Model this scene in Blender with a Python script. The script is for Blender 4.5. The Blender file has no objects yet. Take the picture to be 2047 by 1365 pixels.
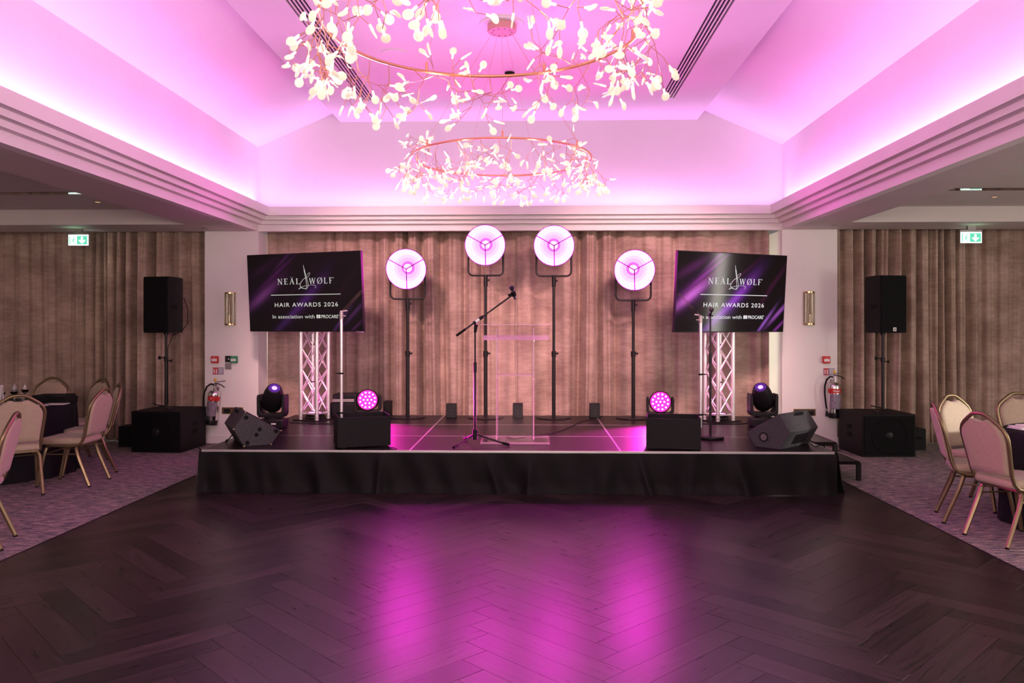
import bpy, bmesh, math, random
from mathutils import Vector, Matrix, Quaternion

PI = math.pi
SC = bpy.context.scene
COL = SC.collection

# ------------------------------------------------------------------ camera, world, light, exposure
cam = bpy.data.objects.new('camera', bpy.data.cameras.new('camera'))
COL.objects.link(cam)
cam.location = (0, 0, 1.58)
cam.rotation_euler = (PI / 2, 0, 0.02606)
cam.data.sensor_width = 36.0
cam.data.lens = 1592.0 / 2047.0 * 36.0
cam.data.shift_y = -30.5 / 2047.0
cam.data.clip_start = 0.05
SC.camera = cam
SC.view_settings.view_transform = 'Standard'
SC.view_settings.look = 'None'
SC.view_settings.exposure = 0.0
SC.view_settings.gamma = 1.0
SC.view_settings.use_curve_mapping = False
SC.cycles.use_denoising = True
SC.cycles.max_bounces = 10
SC.cycles.transparent_max_bounces = 24
SC.cycles.sample_clamp_indirect = 6.0

world = bpy.data.worlds.new('world')
SC.world = world
world.use_nodes = True
world.node_tree.nodes['Background'].inputs[0].default_value = (0.75, 0.85, 1.0, 1)
world.node_tree.nodes['Background'].inputs[1].default_value = 0.3


def area_light(name, loc, rot, sx, sy, power, color, spread=PI):
    d = bpy.data.lights.new(name, 'AREA')
    d.shape = 'RECTANGLE'
    d.size, d.size_y = sx, sy
    d.energy = power
    d.color = color
    d.spread = spread
    o = bpy.data.objects.new(name, d)
    COL.objects.link(o)
    o.location = loc
    o.rotation_euler = rot
    return o


def spot_light(name, loc, target, power, color, angle, blend=0.5, radius=0.05):
    d = bpy.data.lights.new(name, 'SPOT')
    d.energy = power
    d.color = color
    d.spot_size = angle
    d.spot_blend = blend
    d.shadow_soft_size = radius
    o = bpy.data.objects.new(name, d)
    COL.objects.link(o)
    o.location = loc
    o.rotation_euler = (Vector(target) - Vector(loc)).to_track_quat('-Z', 'Y').to_euler()
    return o


XL, XR, XC = -3.70, 3.305, -0.1975          # faces of the two long bulkheads, centre line
YB, YF = 10.65, -3.0                        # face of the end wall, front end of the room
ZS, ZW, ZR = 2.86, 3.99, 4.325              # soffit, top of the upper wall, underside of the dropped raft

COVE = (0.93, 0.335, 1.0)
LCOVE = 5.1                                 # cove strip watts per metre
for nm, x in (('cove_strip_light', XL + 0.10), ('cove_strip_light', XR - 0.10)):
    sgn = 1 if x < 0 else -1
    L = YB - YF - 0.3
    area_light(nm, (x + sgn * 0.035, (YB + YF) / 2, 3.085), (PI, -sgn * 0.25, 0), 0.08, L, LCOVE * L, COVE, 2.2)
L = XR - XL - 0.3
area_light('cove_strip_light', (XC, YB - 0.135, 3.085), (PI + 0.25, 0, 0), L, 0.08, LCOVE * L, COVE, 2.2)
# added fill lights behind the camera, brightening the end wall and cornice
area_light('rear_fill_light', (XC, YF + 0.15, 2.35), (PI / 2, 0, 0), 6.4, 1.3, 330, (1.0, 0.76, 0.68))
area_light('rear_fill_light', (-6.3, YF + 0.15, 1.6), (PI / 2, 0, 0), 3.2, 1.6, 14, (1.0, 0.78, 0.68))
area_light('rear_fill_light', (5.9, YF + 0.15, 1.6), (PI / 2, 0, 0), 3.2, 1.6, 14, (1.0, 0.78, 0.68))
# tall narrow daylight slit in the right-hand wall
# two added fill spots without fixtures under the raft, brightening the stage curtains
for sx in (-1, 1):
    spot_light('stage_fill_spot', (XC + sx * 1.9, 5.5, 4.24), (XC + sx * 1.5, 10.8, 1.15), 1800, (1.0, 0.55, 0.56), 0.82, 0.55, 0.35)
area_light('right_side_light', (8.40, 6.9, 1.35), (0, PI / 2, 0), 2.1, 0.22, 26, (1.0, 0.94, 0.82))
area_light('right_side_light', (8.40, 4.2, 1.45), (0, PI / 2, 0), 1.9, 1.3, 130, (1.0, 0.93, 0.84))  # added fill for the right-hand chairs, placed clear of the screen's reflection
# added fill spot that whitens the chair between the right-hand chairs
spot_light('chair_fill_spot', (8.36, 4.2, 1.9), (3.92, 7.2, .72), 1500, (1.0, 0.94, 0.86), 0.17, 0.7, 0.15)
# daylight standing between the end windows and the curtains
for x, w, pw in ((-6.4, 3.6, 40), (-0.2, 6.4, 90), (6.0, 3.6, 22)):
    area_light('end_window_light', (x, 11.55, 1.3), (-PI / 2, 0, 0), w, 2.3, pw, (1.0, 0.93, 0.75))


# ------------------------------------------------------------------ materials
def P(name, base, rough=0.5, metal=0.0, spec=0.5, emit=None, es=0.0, noise=None, bump=None, vary=0.0,
      trans=0.0, ior=1.45, alpha=1.0, sheen=0.0, coat=0.0):
    """noise=(scale xyz, amount, detail); bump=(scale xyz, strength, distance)"""
    m = bpy.data.materials.new(name)
    m.use_nodes = True
    nt = m.node_tree
    b = nt.nodes['Principled BSDF']
    I = b.inputs
    I['Base Color'].default_value = (*base, 1)
    I['Roughness'].default_value = rough
    I['Metallic'].default_value = metal
    I['Specular IOR Level'].default_value = spec
    I['IOR'].default_value = ior
    I['Transmission Weight'].default_value = trans
    I['Alpha'].default_value = alpha
    I['Sheen Weight'].default_value = sheen
    I['Sheen Roughness'].default_value = 0.4
    I['Coat Weight'].default_value = coat
    if emit:
        I['Emission Color'].default_value = (*emit, 1)
        I['Emission Strength'].default_value = es
    if noise or bump or vary:
        tc = nt.nodes.new('ShaderNodeTexCoord')
    last = None
    if noise:
        mp = nt.nodes.new('ShaderNodeMapping')
        mp.inputs['Scale'].default_value = noise[0]
        nt.links.new(tc.outputs['Object'], mp.inputs['Vector'])
        n = nt.nodes.new('ShaderNodeTexNoise')
        n.inputs['Scale'].default_value = 1.0
        n.inputs['Detail'].default_value = noise[2] if len(noise) > 2 else 4
        nt.links.new(mp.outputs['Vector'], n.inputs['Vector'])
        r = nt.nodes.new('ShaderNodeValToRGB')
        a = noise[1]
        r.color_ramp.elements[0].position = 0.3
        r.color_ramp.elements[1].position = 0.7
        r.color_ramp.elements[0].color = (*[c * (1 - a) for c in base], 1)
        r.color_ramp.elements[1].color = (*[min(1, c * (1 + a)) for c in base], 1)
        nt.links.new(n.outputs['Fac'], r.inputs['Fac'])
        last = r.outputs['Color']
    if vary:
        oi = nt.nodes.new('ShaderNodeObjectInfo')
        mr = nt.nodes.new('ShaderNodeMapRange')
        mr.inputs['To Min'].default_value = 1 - vary
        mr.inputs['To Max'].default_value = 1 + vary
        nt.links.new(oi.outputs['Random'], mr.inputs['Value'])
        mx = nt.nodes.new('ShaderNodeVectorMath')
        mx.operation = 'SCALE'
        if last:
            nt.links.new(last, mx.inputs[0])
        else:
            mx.inputs[0].default_value = base
        nt.links.new(mr.outputs['Result'], mx.inputs['Scale'])
        last = mx.outputs['Vector']
    if last:
        nt.links.new(last, I['Base Color'])
    if bump:
        mp2 = nt.nodes.new('ShaderNodeMapping')
        mp2.inputs['Scale'].default_value = bump[0]
        nt.links.new(tc.outputs['Object'], mp2.inputs['Vector'])
        n2 = nt.nodes.new('ShaderNodeTexNoise')
        n2.inputs['Scale'].default_value = 1.0
        n2.inputs['Detail'].default_value = 3
        nt.links.new(mp2.outputs['Vector'], n2.inputs['Vector'])
        bp = nt.nodes.new('ShaderNodeBump')
        bp.inputs['Strength'].default_value = bump[1]
        bp.inputs['Distance'].default_value = bump[2]
        nt.links.new(n2.outputs['Fac'], bp.inputs['Height'])
        nt.links.new(bp.outputs['Normal'], I['Normal'])
    return m


M = {}
M['plaster'] = P('white_plaster', (0.80, 0.77, 0.75), 0.75, noise=((3, 3, 3), 0.02), bump=((60, 60, 60), 0.05, 0.002))
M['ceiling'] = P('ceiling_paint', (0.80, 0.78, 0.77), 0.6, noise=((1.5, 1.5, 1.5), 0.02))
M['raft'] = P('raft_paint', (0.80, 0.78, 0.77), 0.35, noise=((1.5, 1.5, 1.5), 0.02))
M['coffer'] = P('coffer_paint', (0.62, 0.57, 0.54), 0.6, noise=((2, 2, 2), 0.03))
M['sub'] = P('subfloor', (0.008, 0.006, 0.006), 0.9)
M['track'] = P('polished_track', (0.05, 0.045, 0.045), 0.03, metal=0.9)
M['slot'] = P('slot_dark', (0.02, 0.012, 0.02), 0.8)
M['black'] = P('black_paint', (0.008, 0.007, 0.008), 0.6, spec=0.22, noise=((40, 40, 40), 0.25), bump=((300, 300, 300), 0.15, 0.001))
M['blackm'] = P('black_metal', (0.010, 0.009, 0.010), 0.4, spec=0.35)
M['blackp'] = P('black_plastic', (0.008, 0.007, 0.009), 0.45, spec=0.3)
M['grille'] = P('speaker_grille', (0.005, 0.005, 0.006), 0.8, spec=0.15, bump=((900, 900, 900), 0.5, 0.002))
M['cone'] = P('speaker_cone', (0.010, 0.010, 0.012), 0.45, spec=0.3)
M['spoke'] = P('matt_black_guard', (0.012, 0.01, 0.012), 0.95, spec=0.05)
M['michandle'] = P('dark_microphone_paint', (0.07, 0.05, 0.08), 0.35, metal=0.3)
M['ply'] = P('worn_edge_wood', (0.45, 0.30, 0.18), 0.6)
M['wedge'] = P('textured_wedge_paint', (0.050, 0.047, 0.052), 0.6, spec=0.3, noise=((60, 60, 60), 0.3), bump=((250, 250, 250), 0.3, 0.001))
M['alu'] = P('aluminium', (0.80, 0.78, 0.78), 0.30, metal=0.75)
M['alub'] = P('worn_aluminium_edge', (0.55, 0.53, 0.53), 0.35, metal=0.8)
M['steel'] = P('polished_steel', (0.75, 0.72, 0.72), 0.12, metal=1.0)
M['brass'] = P('brass', (0.55, 0.40, 0.20), 0.25, metal=1.0)
M['copper'] = P('copper', (0.80, 0.40, 0.24), 0.30, metal=0.85)
M['gold'] = P('bronze_gold_tube', (0.25, 0.185, 0.105), 0.36, metal=0.8)
M['fabric'] = P('chair_fabric', (0.41, 0.315, 0.235), 0.8, noise=((90, 90, 90), 0.10), bump=((200, 200, 200), 0.2, 0.001), sheen=0.2, vary=0.06)
M['cloth'] = P('black_cloth', (0.008, 0.007, 0.010), 0.8, spec=0.25, bump=((120, 120, 120), 0.2, 0.001))
M['skirt'] = P('black_stage_cloth', (0.0055, 0.0045, 0.0055), 0.6, spec=0.16, noise=((5, 5, 5), 0.25), bump=((220, 220, 220), 0.25, 0.001))
M['paper'] = P('white_paper', (0.82, 0.78, 0.78), 0.6)
M['red'] = P('fire_red', (0.55, 0.02, 0.02), 0.35)
M['green'] = P('call_green', (0.01, 0.22, 0.09), 0.35)
M['plate'] = P('brushed_plate', (0.30, 0.27, 0.27), 0.35, metal=0.7)
M['signblue'] = P('sign_violet_blue', (0.30, 0.26, 0.40), 0.4)
M['yellow'] = P('yellow_tag', (0.75, 0.48, 0.06), 0.5)
M['white'] = P('white_plastic', (0.80, 0.78, 0.77), 0.4)
M['glass'] = P('clear_glass', (0.96, 0.96, 0.97), 0.02, trans=1.0, ior=1.45)
M['acrylic'] = P('clear_acrylic', (0.985, 0.97, 0.985), 0.03, trans=1.0, ior=1.30)


def clear_sheet(name, tint, refl):
    m = bpy.data.materials.new(name)
    m.use_nodes = True
    nt = m.node_tree
    nt.nodes.remove(nt.nodes['Principled BSDF'])
    tr = nt.nodes.new('ShaderNodeBsdfTransparent')
    tr.inputs[0].default_value = (*tint, 1)
    gl = nt.nodes.new('ShaderNodeBsdfGlossy')
    gl.inputs['Roughness'].default_value = 0.04
    lw = nt.nodes.new('ShaderNodeLayerWeight')
    lw.inputs['Blend'].default_value = 0.5
    pw = nt.nodes.new('ShaderNodeMath')
    pw.operation = 'POWER'
    nt.links.new(lw.outputs['Facing'], pw.inputs[0])
    pw.inputs[1].default_value = 4.0
    fr = nt.nodes.new('ShaderNodeMapRange')
    nt.links.new(pw.outputs[0], fr.inputs['Value'])
    fr.inputs['To Min'].default_value = 0.02
    fr.inputs['To Max'].default_value = refl
    mx = nt.nodes.new('ShaderNodeMixShader')
    nt.links.new(fr.outputs[0], mx.inputs[0])
    nt.links.new(tr.outputs[0], mx.inputs[1])
    nt.links.new(gl.outputs[0], mx.inputs[2])
    nt.links.new(mx.outputs[0], nt.nodes['Material Output'].inputs['Surface'])
    return m


M['sheet'] = clear_sheet('clear_acrylic_sheet', (0.985, 0.965, 0.98), 0.30)
M['pane_glass'] = clear_sheet('beam_splitter_glass', (0.95, 0.90, 0.92), 0.16)
M['sawn'] = P('pink_glow_acrylic_edge', (0.85, 0.62, 0.76), 0.3, alpha=0.26)  # pink tint paints the light glowing in the frosted sawn edges
M['lip'] = P('lit_acrylic_lip', (0.88, 0.58, 0.80), 0.15, alpha=0.32)  # pink light on the lip is put into its colour
M['amber'] = P('ribbed_amber_glass', (0.80, 0.72, 0.56), 0.12, trans=0.85, ior=1.4)
M['wine'] = P('dark_wine', (0.05, 0.006, 0.012), 0.05)
M['magcan'] = P('rose_copper_canopy', (0.70, 0.33, 0.34), 0.4)
M['rubber'] = P('rubber', (0.006, 0.006, 0.006), 0.8, spec=0.2)
M['mirror'] = P('dark_screen_glass', (0.006, 0.004, 0.007), 0.12, spec=0.4)


def emis(name, col, s):
    return P(name, (0.0, 0.0, 0.0), 0.8, spec=0.0, emit=col, es=s)


M['leaf'] = P('glowing_leaf', (0.5, 0.45, 0.40), 0.45, emit=(1.0, 0.84, 0.62), es=0.66)
M['leafhot'] = P('glowing_leaf_stem', (0.85, 0.8, 0.75), 0.45, emit=(1.0, 0.84, 0.64), es=1.5)
M['dish_rim'] = emis('lit_dish_outer', (1.0, 0.014, 0.70), 68.0)
M['dish_mid'] = emis('lit_dish_inner', (1.0, 0.10, 0.90), 6.0)
M['dish_soft'] = emis('lit_dish_middle', (1.0, 0.085, 0.90), 9.0)
M['dish_ring'] = emis('lit_dish_ring', (1.0, 0.12, 0.80), 1.6)
M['dish_bulb'] = emis('lit_dish_bulb', (1.0, 0.13, 0.85), 7.0)
M['washled'] = emis('wash_led', (1.0, 0.02, 0.55), 60.0)
M['washface'] = emis('wash_face', (1.0, 0.025, 0.30), 2.8)
M['violet'] = emis('violet_lens', (0.55, 0.22, 1.0), 3.5)
M['violetdim'] = emis('violet_lens_rim', (0.25, 0.06, 0.6), 0.5)
M['par'] = emis('truss_lamp_face', (1.0, 0.18, 0.62), 9.0)
M['exitw'] = emis('exit_white', (0.85, 1.0, 0.92), 2.2)
M['exitg'] = emis('exit_green', (0.16, 0.80, 0.50), 1.0)
M['downl'] = emis('downlight_lens', (1.0, 0.62, 0.3), 0.9)
M['text'] = emis('screen_letters', (1.0, 0.97, 1.0), 0.85)
M['textdim'] = emis('screen_letters_soft', (0.95, 0.93, 0.86), 0.62)
M['pane'] = emis('daylit_pane', (1.0, 0.97, 0.86), 1.2)


def curtain_mat(name, dark, light):
    m = bpy.data.materials.new(name)
    m.use_nodes = True
    nt = m.node_tree
    b = nt.nodes['Principled BSDF']
    b.inputs['Roughness'].default_value = 0.7
    b.inputs['Sheen Weight'].default_value = 0.8
    b.inputs['Sheen Roughness'].default_value = 0.30
    b.inputs['Sheen Tint'].default_value = (1.0, 0.82, 0.72, 1)
    b.inputs['Specular IOR Level'].default_value = 0.2
    tc = nt.nodes.new('ShaderNodeTexCoord')

    def nz(scale, detail):
        mp = nt.nodes.new('ShaderNodeMapping')
        mp.inputs['Scale'].default_value = scale
        nt.links.new(tc.outputs['Object'], mp.inputs['Vector'])
        n = nt.nodes.new('ShaderNodeTexNoise')
        n.inputs['Scale'].default_value = 1
        n.inputs['Detail'].default_value = detail
        nt.links.new(mp.outputs['Vector'], n.inputs['Vector'])
        return n.outputs['Fac']

    def math_(op, a, bb):
        k = nt.nodes.new('ShaderNodeMath')
        k.operation = op
        for i, s in enumerate((a, bb)):
            if isinstance(s, (int, float)):
                k.inputs[i].default_value = s
            else:
                nt.links.new(s, k.inputs[i])
        return k.outputs[0]
    streak = nz((7, 7, 30), 6)
    patch = nz((2.2, 2.2, 3.2), 2)
    fine = nz((70, 70, 190), 3)
    s = math_('ADD', math_('MULTIPLY', streak, 0.24), math_('ADD', math_('MULTIPLY', patch, 0.42), math_('MULTIPLY', fine, 0.34)))
    r = nt.nodes.new('ShaderNodeValToRGB')
    e = r.color_ramp.elements
    e[0].position, e[1].position = 0.40, 0.70
    e[0].color, e[1].color = (*dark, 1), (*light, 1)
    nt.links.new(s, r.inputs['Fac'])
    nt.links.new(r.outputs['Color'], b.inputs['Base Color'])
    bp = nt.nodes.new('ShaderNodeBump')
    bp.inputs['Strength'].default_value = 0.06
    bp.inputs['Distance'].default_value = 0.004
    nt.links.new(streak, bp.inputs['Height'])
    nt.links.new(bp.outputs['Normal'], b.inputs['Normal'])
    return m


M['curtain'] = curtain_mat('crushed_velvet', (0.27, 0.188, 0.150), (0.60, 0.455, 0.37))


def carpet_mat():
    m = bpy.data.materials.new('striated_carpet')
    m.use_nodes = True
    nt = m.node_tree
    b = nt.nodes['Principled BSDF']
    b.inputs['Roughness'].default_value = 0.95
    b.inputs['Specular IOR Level'].default_value = 0.1
    tc = nt.nodes.new('ShaderNodeTexCoord')

    def nz(scale, detail, rough=0.6):
        mp = nt.nodes.new('ShaderNodeMapping')
        mp.inputs['Scale'].default_value = scale
        nt.links.new(tc.outputs['Object'], mp.inputs['Vector'])
        n = nt.nodes.new('ShaderNodeTexNoise')
        n.inputs['Scale'].default_value = 1
        n.inputs['Detail'].default_value = detail
        n.inputs['Roughness'].default_value = rough
        nt.links.new(mp.outputs['Vector'], n.inputs['Vector'])
        return n.outputs['Fac']
    a = nz((8.0, 26, 1), 10, 0.80)
    r = nt.nodes.new('ShaderNodeValToRGB')
    e = r.color_ramp.elements
    e[0].position, e[0].color = 0.38, (0.052, 0.056, 0.078, 1)
    e[1].position, e[1].color = 0.66, (0.74, 0.58, 0.47, 1)
    x = e.new(0.46)
    x.color = (0.155, 0.145, 0.155, 1)
    x = e.new(0.56)
    x.color = (0.32, 0.265, 0.23, 1)
    nt.links.new(a, r.inputs['Fac'])
    nt.links.new(r.outputs['Color'], b.inputs['Base Color'])
    bp = nt.nodes.new('ShaderNodeBump')
    bp.inputs['Strength'].default_value = 0.4
    bp.inputs['Distance'].default_value = 0.004
    nt.links.new(nz((150, 150, 150), 2), bp.inputs['Height'])
    nt.links.new(bp.outputs['Normal'], b.inputs['Normal'])
    return m


M['carpet'] = carpet_mat()


def plank_mat():
    m = bpy.data.materials.new('dark_oak_plank')
    m.use_nodes = True
    nt = m.node_tree
    b = nt.nodes['Principled BSDF']
    tc = nt.nodes.new('ShaderNodeTexCoord')
    oi = nt.nodes.new('ShaderNodeObjectInfo')
    ad = nt.nodes.new('ShaderNodeVectorMath')
    ad.operation = 'ADD'
    sc = nt.nodes.new('ShaderNodeVectorMath')
    sc.operation = 'SCALE'
    sc.inputs[0].default_value = (37, 23, 11)
    nt.links.new(oi.outputs['Random'], sc.inputs['Scale'])
    nt.links.new(tc.outputs['Object'], ad.inputs[0])
    nt.links.new(sc.outputs['Vector'], ad.inputs[1])
    mp = nt.nodes.new('ShaderNodeMapping')
    mp.inputs['Scale'].default_value = (3.5, 55, 1)
    nt.links.new(ad.outputs['Vector'], mp.inputs['Vector'])
    n = nt.nodes.new('ShaderNodeTexNoise')
    n.inputs['Scale'].default_value = 1
    n.inputs['Detail'].default_value = 6
    n.inputs['Distortion'].default_value = 0.6
    nt.links.new(mp.outputs['Vector'], n.inputs['Vector'])
    r = nt.nodes.new('ShaderNodeValToRGB')
    e = r.color_ramp.elements
    e[0].position, e[0].color = 0.30, (0.007, 0.005, 0.005, 1)
    e[1].position, e[1].color = 0.75, (0.030, 0.019, 0.020, 1)
    nt.links.new(n.outputs['Fac'], r.inputs['Fac'])
    mr = nt.nodes.new('ShaderNodeMapRange')
    mr.inputs['To Min'].default_value = 0.6
    mr.inputs['To Max'].default_value = 2.1
    nt.links.new(oi.outputs['Random'], mr.inputs['Value'])
    mx = nt.nodes.new('ShaderNodeVectorMath')
    mx.operation = 'SCALE'
    nt.links.new(r.outputs['Color'], mx.inputs[0])
    nt.links.new(mr.outputs['Result'], mx.inputs['Scale'])
    nt.links.new(mx.outputs['Vector'], b.inputs['Base Color'])
    mr2 = nt.nodes.new('ShaderNodeMapRange')
    mr2.inputs['To Min'].default_value = 0.24
    mr2.inputs['To Max'].default_value = 0.35
    nt.links.new(n.outputs['Fac'], mr2.inputs['Value'])
    nt.links.new(mr2.outputs['Result'], b.inputs['Roughness'])
    b.inputs['Specular IOR Level'].default_value = 0.42
    bp = nt.nodes.new('ShaderNodeBump')
    bp.inputs['Strength'].default_value = 0.12
    bp.inputs['Distance'].default_value = 0.001
    nt.links.new(n.outputs['Fac'], bp.inputs['Height'])
    nt.links.new(bp.outputs['Normal'], b.inputs['Normal'])
    return m


M['plank'] = plank_mat()
M['deck'] = P('phenolic_deck', (0.012, 0.008, 0.009), 0.34, spec=0.13, noise=((30, 30, 30), 0.2), bump=((160, 160, 160), 0.08, 0.001), vary=0.1)


def screen_mat(name, gain):
    """black picture with soft diagonal violet streaks; the screen gives off this light"""
    m = bpy.data.materials.new(name)
    m.use_nodes = True
    nt = m.node_tree
    b = nt.nodes['Principled BSDF']
    b.inputs['Base Color'].default_value = (0.004, 0.003, 0.004, 1)
    b.inputs['Roughness'].default_value = 0.09
    b.inputs['Specular IOR Level'].default_value = 0.25
    tc = nt.nodes.new('ShaderNodeTexCoord')
    sep = nt.nodes.new('ShaderNodeSeparateXYZ')
    nt.links.new(tc.outputs['Object'], sep.inputs[0])

    def mt(op, a, bb=0.0):
        k = nt.nodes.new('ShaderNodeMath')
        k.operation = op
        for i, s in enumerate((a, bb)):
            if isinstance(s, (int, float)):
                k.inputs[i].default_value = s
            else:
                nt.links.new(s, k.inputs[i])
        return k.outputs[0]
    X, Z = sep.outputs['X'], sep.outputs['Z']
    total = None
    # centre x, z, angle, half width, half length, colour
    streaks = [(-0.62, -0.04, 35, 0.050, 0.26, (0.62, 0.14, 0.62)), (-0.56, 0.02, 35, 0.11, 0.33, (0.11, 0.012, 0.14)),
               (-0.16, -0.25, 41, 0.040, 0.42, (0.22, 0.045, 0.42)), (0.10, -0.02, 47, 0.07, 0.34, (0.16, 0.02, 0.30)),
               (-0.38, 0.25, 36, 0.022, 0.30, (0.26, 0.02, 0.27)), (-0.28, 0.40, 40, 0.022, 0.20, (0.20, 0.03, 0.22)),
               (-0.60, 0.30, 28, 0.05, 0.28, (0.075, 0.008, 0.075)), (-0.45, 0.13, 34, 0.018, 0.30, (0.10, 0.004, 0.05)),
               (0.52, -0.36, 50, 0.018, 0.20, (0.34, 0.10, 0.55)), (0.74, -0.24, 43, 0.022, 0.20, (0.34, 0.08, 0.45)),
               (0.74, -0.42, 40, 0.016, 0.14, (0.24, 0.03, 0.28)), (0.62, 0.10, 52, 0.03, 0.35, (0.035, 0.002, 0.022)),
               (-0.05, 0.10, 36, 0.02, 0.5, (0.05, 0.003, 0.03))]
    for (cx, cz, ang, w, ln, c) in streaks:
        ca, sa = math.cos(math.radians(ang)), math.sin(math.radians(ang))
        dx, dz = mt('SUBTRACT', X, cx), mt('SUBTRACT', Z, cz)
        u = mt('ADD', mt('MULTIPLY', dx, ca / ln), mt('MULTIPLY', dz, sa / ln))
        v = mt('ADD', mt('MULTIPLY', dx, -sa / w), mt('MULTIPLY', dz, ca / w))
        q = mt('ADD', mt('MULTIPLY', u, u), mt('MULTIPLY', v, v))
        g = mt('EXPONENT', mt('MULTIPLY', q, -1.0))
        sc = nt.nodes.new('ShaderNodeVectorMath')
        sc.operation = 'SCALE'
        sc.inputs[0].default_value = c
        nt.links.new(g, sc.inputs['Scale'])
        if total is None:
            total = sc.outputs['Vector']
        else:
            ad = nt.nodes.new('ShaderNodeVectorMath')
            ad.operation = 'ADD'
            nt.links.new(total, ad.inputs[0])
            nt.links.new(sc.outputs['Vector'], ad.inputs[1])
            total = ad.outputs['Vector']
    nt.links.new(total, b.inputs['Emission Color'])
    b.inputs['Emission Strength'].default_value = gain
    return m


M['screenL'] = screen_mat('screen_picture_dim', 0.13)
M['screenR'] = screen_mat('screen_picture', 0.85)


# ------------------------------------------------------------------ mesh builder
class MB:
    def __init__(s):
        s.v, s.f = [], []

    def add(s, vs, fs, T=None):
        o = len(s.v)
        for p in vs:
            p = Vector(p)
            s.v.append(T @ p if T else p)
        for f in fs:
            s.f.append([i + o for i in f])
        return s

    def box(s, c, d, T=None):
        x, y, z = c
        a, b, e = d[0] / 2, d[1] / 2, d[2] / 2
        vs = [(x + i * a, y + j * b, z + k * e) for i in (-1, 1) for j in (-1, 1) for k in (-1, 1)]
        return s.add(vs, [(0, 1, 3, 2), (4, 6, 7, 5), (0, 4, 5, 1), (2, 3, 7, 6), (0, 2, 6, 4), (1, 5, 7, 3)], T)

    def box2(s, lo, hi, T=None):
        return s.box([(a + b) / 2 for a, b in zip(lo, hi)], [abs(b - a) for a, b in zip(lo, hi)], T)

    def tube(s, pts, r, n=8, closed=False, T=None):
        pts = [Vector(p) for p in pts]
        N = len(pts)
        rr = r if isinstance(r, (list, tuple)) else [r] * N
        vs, fs = [], []
        up = None
        for i, p in enumerate(pts):
            if closed:
                t = (pts[(i + 1) % N] - pts[i - 1])
            elif i == 0:
                t = pts[1] - p
            elif i == N - 1:
                t = p - pts[-2]
            else:
                t = (pts[i + 1] - p).normalized() + (p - pts[i - 1]).normalized()
            t = t.normalized() if t.length > 1e-9 else Vector((0, 0, 1))
            if up is None:
                up = Vector((0, 0, 1)) if abs(t.z) < 0.9 else Vector((0, 1, 0))
            a = (up - t * up.dot(t)).normalized()
            b = t.cross(a)
            up = a
            for k in range(n):
                w = 2 * PI * (k + 0.5) / n
                vs.append(p + (a * math.cos(w) + b * math.sin(w)) * rr[i])
        for i in range(N if closed else N - 1):
            j = (i + 1) % N
            for k in range(n):
                l = (k + 1) % n
                fs.append((i * n + k, i * n + l, j * n + l, j * n + k))
        if not closed:
            fs.append(tuple(range(n))[::-1])
            fs.append(tuple((N - 1) * n + k for k in range(n)))
        return s.add(vs, fs, T)

    def cyl(s, a, b, r, r2=None, n=16, T=None):
        return s.tube([a, b], [r, r if r2 is None else r2], n, T=T)

    def lathe(s, prof, n=24, T=None, closed=False, caps=True):
        vs, fs = [], []
        for (r, z) in prof:
            for k in range(n):
                w = 2 * PI * k / n
                vs.append((r * math.cos(w), r * math.sin(w), z))
        m = len(prof)
        for i in range(m if closed else m - 1):
            j = (i + 1) % m
            for k in range(n):
                l = (k + 1) % n
                fs.append((i * n + k, i * n + l, j * n + l, j * n + k))
        if not closed and caps:
            if prof[0][0] > 1e-6:
                fs.append(tuple(range(n))[::-1])
            if prof[-1][0] > 1e-6:
                fs.append(tuple((m - 1) * n + k for k in range(n)))
        return s.add(vs, fs, T)

    def prism(s, poly, a, b, axis='y', T=None):
        """polygon in the plane across axis, extruded from a to b"""
        n = len(poly)

        def pt(p, h):
            if axis == 'y':
                return (p[0], h, p[1])
            if axis == 'x':
                return (h, p[0], p[1])
            return (p[0], p[1], h)
        vs = [pt(p, a) for p in poly] + [pt(p, b) for p in poly]
        fs = [tuple(range(n)), tuple(range(2 * n - 1, n - 1, -1))]
        for i in range(n):
            j = (i + 1) % n
            fs.append((i, n + i, n + j, j))
        return s.add(vs, fs, T)

    def pillow(s, poly, h0, h1, edge=0.93, axis='y', T=None):
        """a padded slab with rounded rims"""
        n = len(poly)
        cx = sum(p[0] for p in poly) / n
        cy = sum(p[1] for p in poly) / n
        rows = [(0.80, h0), (edge, h0 + (h1 - h0) * 0.06), (1.0, h0 + (h1 - h0) * 0.3), (1.0, h0 + (h1 - h0) * 0.7), (edge, h1 - (h1 - h0) * 0.06), (0.80, h1)]
        vs, fs = [], []
        for k, h in rows:
            for p in poly:
                q = (cx + (p[0] - cx) * k, cy + (p[1] - cy) * k)
                vs.append((q[0], h, q[1]) if axis == 'y' else (q[0], q[1], h))
        for i in range(len(rows) - 1):
            for k in range(n):
                l = (k + 1) % n
                fs.append((i * n + k, i * n + l, (i + 1) * n + l, (i + 1) * n + k))
        fs.append(tuple(range(n))[::-1])
        fs.append(tuple((len(rows) - 1) * n + k for k in range(n)))
        return s.add(vs, fs, T)

    def sphere(s, c, r, n=14, m=8, sx=1, sy=1, sz=1, T=None):
        vs, fs = [], []
        for i in range(m + 1):
            a = -PI / 2 + PI * i / m
            for k in range(n):
                w = 2 * PI * k / n
                vs.append((c[0] + r * sx * math.cos(a) * math.cos(w), c[1] + r * sy * math.cos(a) * math.sin(w), c[2] + r * sz * math.sin(a)))
        for i in range(m):
            for k in range(n):
                l = (k + 1) % n
                fs.append((i * n + k, i * n + l, (i + 1) * n + l, (i + 1) * n + k))
        return s.add(vs, fs, T)

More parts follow.
